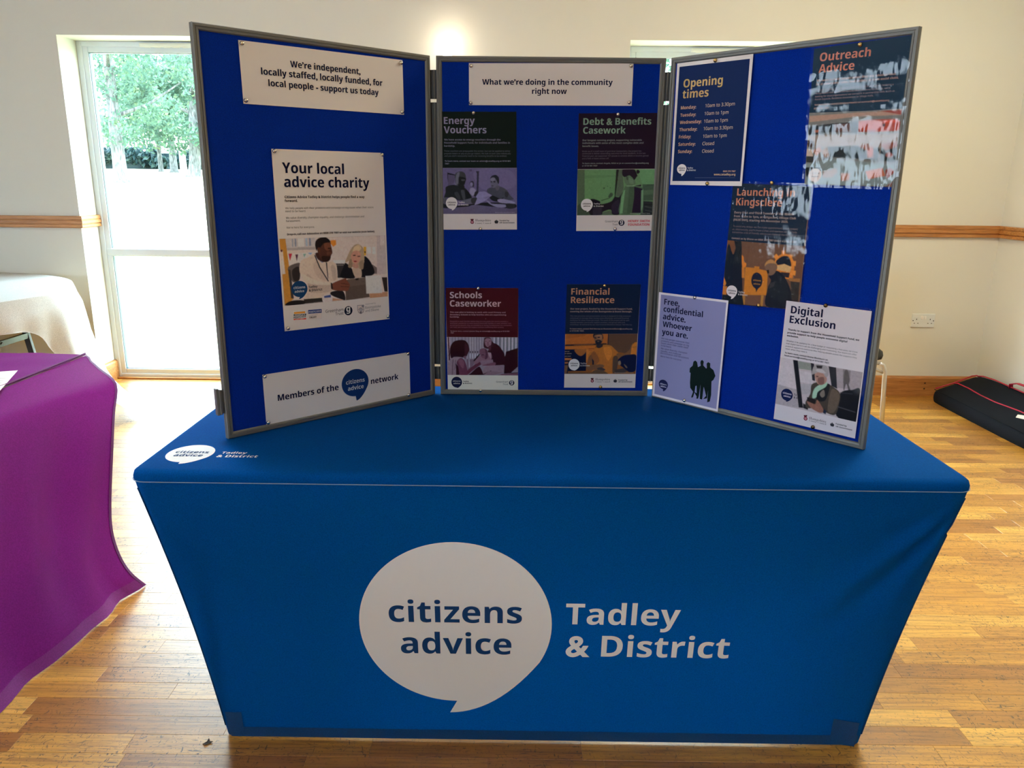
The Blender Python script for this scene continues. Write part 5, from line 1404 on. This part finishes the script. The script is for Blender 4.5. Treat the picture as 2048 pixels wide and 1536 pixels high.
# ---------------------------------------------------------------- folding display board
FELT = .004; PH = .932
PANELS = {'L': ((-.773, 1.764), (-.315, 2.193)), 'M': ((-.300, 2.192), (.312, 2.198)), 'R': ((.323, 2.195), (.752, 1.741))}
BZ = TZ + .0008
DB = tag(empty('display_board', (0, 2.19, BZ)), 'three-panel folding display board of blue felt in grey frames on the table', 'display board')
RPROF = [(0, -.0145), (0, -.0085), (.0012, -.0075), (.0012, -.0055), (0, -.0045), (0, -.002), (.0015, 0), (.0062, 0), (.0068, -.0016), (.0084, -.0016), (.009, -.0002), (.0125, -.0008), (.0152, -.0035), (.0152, -.0145)]
PF = {}
for key, (a, e) in PANELS.items():
    a = Vector((*a, BZ)); e = Vector((*e, BZ)); L_ = (e - a).length; ang = math.atan2(e.y - a.y, e.x - a.x)
    PF[key] = (a, ang, L_)
    b = MB(); b.box(.006, L_ - .006, FELT, .0125, .006, PH - .006)
    pn = b.build('felt_panel', M_FELT, DB); pn.location = a - DB.location; pn.rotation_euler = (0, 0, ang)
    n = len(RPROF)
    for side in range(4):
        P = [[], []]
        for d_, w_ in RPROF:
            if side == 0: p0, p1 = (d_, d_), (L_ - d_, d_)
            elif side == 1: p0, p1 = (L_ - d_, d_), (L_ - d_, PH - d_)
            elif side == 2: p0, p1 = (L_ - d_, PH - d_), (d_, PH - d_)
            else: p0, p1 = (d_, PH - d_), (d_, d_)
            P[0].append((p0[0], -w_, p0[1])); P[1].append((p1[0], -w_, p1[1]))
        b = MB(); b.grid(P); b.f.append((0, n - 1, 2 * n - 1, n)); b.build('frame_rail', M_RAIL, pn)
for (k0, k1) in (('L', 'M'), ('M', 'R')):
    a, ang, L_ = PF[k0]; p = a + Vector((math.cos(ang), math.sin(ang), 0)) * L_; q_ = PF[k1][0]
    back = Vector((0, .009, 0)); d = (q_ - p)
    for z0, z1 in ((.045, .082), (.090, .815), (.824, .897)):
        b = MB(); hw = .0065; nrm = Vector((-d.y, d.x, 0)).normalized() * .004
        A = p + back - d * .45 - DB.location; B_ = q_ + back + d * .45 - DB.location
        vs = [v + s_ * nrm + Vector((0, 0, z)) for z in (z0, z1) for v, s_ in ((A, -1), (B_, -1), (B_, 1), (A, 1))]
        b.add(vs, [(0, 3, 2, 1), (4, 5, 6, 7), (0, 1, 5, 4), (1, 2, 6, 5), (2, 3, 7, 6), (3, 0, 4, 7)])
        hs = b.build('hinge_strip', M_RAIL_D, DB)
        b = MB(); m_ = (A + B_) / 2 + Vector((0, -.004, 0)); b.tube([m_ + d * .12 + Vector((0, 0, z0)), m_ + d * .12 + Vector((0, 0, z1))], .0022, 8); b.build('hinge_rod', M_RAIL, hs, True)
a, ang, L_ = PF['L']
cl = empty('t', (0, 0, 0)); bpy.data.objects.remove(cl)
b = MB(); b.box(-.0105, -.0060, .004, .020, .062, .124); b.box(-.0060, .0, .008, .016, .064, .122); b.box(-.0165, -.0105, .008, .022, .060, .126)
o = b.build('edge_clip', M_RAIL, DB, bevel=.001); o.location = a - DB.location; o.rotation_euler = (0, 0, ang)

# ---------------------------------------------------------------- posters on the boards
BASE = {1: .001, 2: .0035, 3: .006, 4: .006}
INFO = {  # label, short name for its pins, pin material
 'independent': ('white landscape banner starting with independent, high on the board by the window', 'independent banner', 'S'),
 'local advice': ('tall white poster headed Your local advice charity with a two-person photograph', 'local advice charity poster', 'S'),
 'members': ('white landscape banner with a navy speech bubble, low on the board by the window', 'speech bubble banner', 'S'),
 'community': ('white landscape banner about community work, topmost on the middle board', 'community banner', 'S'),
 'energy': ('dark green laminated poster headed Energy Vouchers over a lilac photograph', 'Energy Vouchers poster', 'S'),
 'debt': ('dark plum laminated poster headed Debt and Benefits over a green photograph', 'Debt and Benefits poster', 'S'),
 'schools': ('maroon laminated poster headed Schools Caseworker', 'Schools Caseworker poster', 'S'),
 'financial': ('navy laminated poster headed Financial Resilience over an orange photograph', 'Financial Resilience poster', 'B'),
 'outreach': ('crinkled laminated poster headed Outreach Advice, catching window glare', 'Outreach Advice poster', 'B'),
 'launching': ('laminated navy and orange poster headed Launching in a village', 'Launching poster', 'B'),
 'opening': ('navy opening times poster with a white border', 'opening times poster', 'B'),
 'free': ('lilac poster headed Free confidential advice with three dark silhouettes', 'lilac silhouettes poster', 'S'),
 'digital': ('white laminated poster headed Digital Exclusion with a phone user photograph', 'Digital Exclusion poster', 'D')}
GAIN = 2.0; PHOTO_GAIN = 1.55
def catmull(pts, n=5):
    p = np.array(pts, float); o = []
    for i in range(len(p)):
        p0, p1, p2, p3 = p[i - 1], p[i], p[(i + 1) % len(p)], p[(i + 2) % len(p)]
        for k in range(n):
            u = k / n; o.append(.5 * (2 * p1 + (p2 - p0) * u + (2 * p0 - 5 * p1 + 4 * p2 - p3) * u * u + (3 * p1 - p0 - 3 * p2 + p3) * u ** 3))
    return np.array(o)
def inside(px_, py_, poly):
    r = np.zeros(px_.shape, bool); j = len(poly) - 1
    for i in range(len(poly)):
        xi, yi = poly[i]; xj, yj = poly[j]
        if yi != yj: r ^= ((yi > py_) != (yj > py_)) & (px_ < (xj - xi) * (py_ - yi) / (yj - yi) + xi)
        j = i
    return r
def paint(quad, shapes, seed):
    """a printed photograph: filled shapes sampled on a fine grid into a colour attribute"""
    q4 = np.array(quad, float).reshape(4, 2) * 1e-4; step = .00105
    wd_ = (np.linalg.norm(q4[1] - q4[0]) + np.linalg.norm(q4[2] - q4[3])) / 2; ht = (np.linalg.norm(q4[3] - q4[0]) + np.linalg.norm(q4[2] - q4[1])) / 2
    nu, nv = int(wd_ / step), int(ht / step)
    u = np.linspace(0, 1, nu + 1)[None, :, None]; v = np.linspace(0, 1, nv + 1)[:, None, None]
    G = (q4[0] * (1 - u) + q4[1] * u) * (1 - v) + (q4[3] * (1 - u) + q4[2] * u) * v
    C = np.zeros((nv + 1, nu + 1, 3)) + .3
    sub = [(dx * step, dy * step) for dx in (-.33, 0, .33) for dy in (-.33, 0, .33)]
    for ln in shapes.strip().split('\n'):
        t = ln.split(); pts = np.array([int(a) for a in t[4:]], float).reshape(-1, 2) * 1e-4
        if t[0] == 's': pts = catmull(pts)
        lo, hi = pts.min(0) - step, pts.max(0) + step
        m = (G[..., 0] >= lo[0]) & (G[..., 0] <= hi[0]) & (G[..., 1] >= lo[1]) & (G[..., 1] <= hi[1])
        if not m.any(): continue
        gx, gy = G[..., 0][m], G[..., 1][m]; cov = np.zeros(gx.shape)
        for dx, dy in sub: cov += inside(gx + dx, gy + dy, pts)
        cov = (cov / 9)[:, None]; C[m] = C[m] * (1 - cov) + np.array(lin([int(a) for a in t[1:4]], PHOTO_GAIN)) * cov
    r = np.random.default_rng(seed); nz = r.normal(size=C.shape[:2])[..., None]
    big = r.normal(size=(C.shape[0] // 5 + 2, C.shape[1] // 5 + 2)); big = np.kron(big, np.ones((5, 5)))[:C.shape[0], :C.shape[1], None]
    Cp = np.pad(C, ((1, 1), (1, 1), (0, 0)), 'edge'); C = .5 * C + .125 * (Cp[:-2, 1:-1] + Cp[2:, 1:-1] + Cp[1:-1, :-2] + Cp[1:-1, 2:])
    C = np.clip(C * (1 + .045 * nz + .03 * big), 0, .92)
    return G, C
PINM = {}
def pin_mesh(k):
    if k not in PINM:
        b = MB(); b.lathe([(0, 0), (.0050, 0), (.0052, .0012), (.0049, .0028), (.0040, .0043), (.0026, .0053), (.0010, .0058), (.0001, .0059)], 16, axis='y')
        me = b.mesh('drawing_pin', True); me.materials.append({'S': M_PIN_S, 'B': M_PIN_B, 'D': M_PIN_D}[k]); PINM[k] = me
    return PINM[k]
for pi_, P_ in enumerate(POSTERS):
    label, short, pk = INFO[P_['key']]; a, ang, L_ = PF[P_['panel']]; base = BASE[P_['layer']]
    nrm = Vector((math.sin(ang), -math.cos(ang), 0)); along = Vector((math.cos(ang), math.sin(ang), 0))
    org = a + along * P_['c'][0] + Vector((0, 0, P_['c'][1] + .74 - BZ)) - nrm * (FELT - base)
    MW = Matrix.Translation(org) @ Matrix.Rotation(ang, 4, 'Z') @ Matrix.Rotation(-P_['rot'], 4, 'Y')
    q4 = np.array(P_['quad']).reshape(4, 2) * 1e-4
    b = MB(); b.add([(x, 0, z) for x, z in q4] + [(x, -.00025, z) for x, z in q4], [(0, 1, 2, 3), (7, 6, 5, 4), (0, 4, 5, 1), (1, 5, 6, 2), (2, 6, 7, 3), (3, 7, 4, 0)])
    root = b.build('poster' if P_['key'] not in ('independent', 'members', 'community') else 'banner', mat('paper_' + P_['key'].replace(' ', '_'), lin(P_['paper'], GAIN), .65, spec=.25))
    root.matrix_world = MW; tag(root, label, 'poster' if root.name.startswith('poster') else 'banner')
    lay = lambda h: (lambda x, z: (x, -h, z))
    crest, small = MB(), MB(); h = .00035; he = .00060
    for it in P_['items']:
        if it[0] == 'Q':
            b = MB(); put_poly(b, np.array(it[1]).reshape(-1, 2) * 1e-4, lin(it[2], GAIN), lay(h)); h += .00002; b.build('colour_block', M_INK, root)
        elif it[0] == 'I':
            G, C = paint(it[1], it[2], pi_); R_, K_ = G.shape[:2]
            pm = MB(); pm.v = [(x, -.00042, z) for x, z in G.reshape(-1, 2)]; pm.f = [(i * K_ + j, (i + 1) * K_ + j, (i + 1) * K_ + j + 1, i * K_ + j + 1) for i in range(R_ - 1) for j in range(K_ - 1)]
            pm.c = [(*c_, 1) for c_ in C.reshape(-1, 3).tolist()]; pm.build('printed_photo', M_INK, root); h = max(h, .00046)
        elif it[0] == 'B':
            b = MB(); put_poly(b, bubble_pts(*[v * 1e-4 for v in it[1:7]], n=40), lin(it[7], GAIN), lay(he)); b.build('speech_bubble', M_INK, root)
        elif it[0] == 'C':
            he += .000008; put_poly(crest, circ(it[1] * 1e-4, it[2] * 1e-4, it[3] * 1e-4), lin(it[4], GAIN), lay(he))
        elif it[0] == 'T':
            V_, F_, a_, c_ = TC[(it[1], it[2])]; k_ = (it[5] - it[3]) * 1e-4 / (c_ - a_); b = MB() if k_ > .0085 else small
            put_text(b, it[1], it[2], it[3] * 1e-4, it[4] * 1e-4, it[5] * 1e-4, lin(it[6], GAIN), lay(.00085))
            if b is not small: b.build('lettering', M_INK, root)
    if crest.v: tag(crest.build('crest', M_INK, root), kind='stuff')
    if small.v: tag(small.build('small_print', M_INK, root), kind='stuff')
    if P_['lam']:
        lv = P_['lam']; mg = .0058; nu, nv = (34, 48) if lv == 1 else (110, 150)
        amp = {1: .00035, 2: .0008, 3: .0012}[lv]; rr = np.random.default_rng(100 + pi_); ph = rr.uniform(0, 6.28, 12)
        def crumple(cu_, cv_):
            # smooth random relief with cells cu_ x cv_ grid steps
            g_ = rr.normal(size=(nv // cv_ + 3, nu // cu_ + 3)); yy = np.arange(nv + 1) / cv_; xx = np.arange(nu + 1) / cu_
            iy, ix = yy.astype(int), xx.astype(int); fy, fx = (yy - iy)[:, None], (xx - ix)[None, :]; fy = fy * fy * (3 - 2 * fy); fx = fx * fx * (3 - 2 * fx)
            A = g_[iy][:, ix]; B_ = g_[iy][:, ix + 1]; C_ = g_[iy + 1][:, ix]; D_ = g_[iy + 1][:, ix + 1]
            return (A * (1 - fx) + B_ * fx) * (1 - fy) + (C_ * (1 - fx) + D_ * fx) * fy
        fine = crumple(2, 5) * .055 + crumple(4, 9) * .10 + crumple(14, 12) * .22 if lv > 1 else crumple(6, 6) * .1
        q5 = [q4[0] + (-mg, mg), q4[1] + (mg, mg), q4[2] + (mg, -mg), q4[3] + (-mg, -mg)]; rows = []
        for j in range(nv + 1):
            v = j / nv; row_ = []
            for i in range(nu + 1):
                u = i / nu; p = (q5[0] * (1 - u) + q5[1] * u) * (1 - v) + (q5[3] * (1 - u) + q5[2] * u) * v
                e = min(u, 1 - u, v, 1 - v) * 2
                if lv == 1: wv = math.sin(u * 5 + ph[0]) * .4 + math.sin(v * 7 + ph[1] + u * 2) * .4 + .35 * math.sin(v * 60 + ph[2] + 3 * math.sin(u * 9)) * math.exp(-e * 14) + .3 * math.sin(u * 40 + ph[3]) * math.exp(-e * 20) + fine[j, i]
                else: wv = .5 * math.sin(v * 17 + .8 * math.sin(u * 3 + ph[1]) + ph[0]) + .2 * math.sin(u * 7 + ph[2]) + fine[j, i] + .2 * math.sin(v * 70 + ph[5]) * math.exp(-e * 12)
                row_.append((p[0], -(.00105 + amp * max(.05, 1 + wv)), p[1]))
            rows.append(row_)
        sv = MB(); sv.grid(rows[::-1]); sv.build('plastic_sleeve', M_SLEEVE, root, True)
    npn = len(P_['pins'])
    for k, (px_, pz_) in enumerate(P_['pins']):
        pn_ = bpy.data.objects.new('drawing_pin', pin_mesh(pk)); COL.objects.link(pn_)
        pn_.matrix_world = MW @ Matrix.Translation((px_ * 1e-4, -(.0009 if not P_['lam'] else .0018), pz_ * 1e-4))
        pos = (['top left corner', 'top right corner', 'bottom left corner', 'bottom right corner'][k] if npn == 4 else ['top edge', 'bottom edge'][k])
        tag(pn_, 'domed %s drawing pin at the %s of the %s' % ({'S': 'silvery', 'B': 'brass', 'D': 'dark bronze'}[pk], pos, short), 'drawing pin', 'drawing pins holding the posters')
for m_ in DUM: bpy.data.materials.remove(m_)
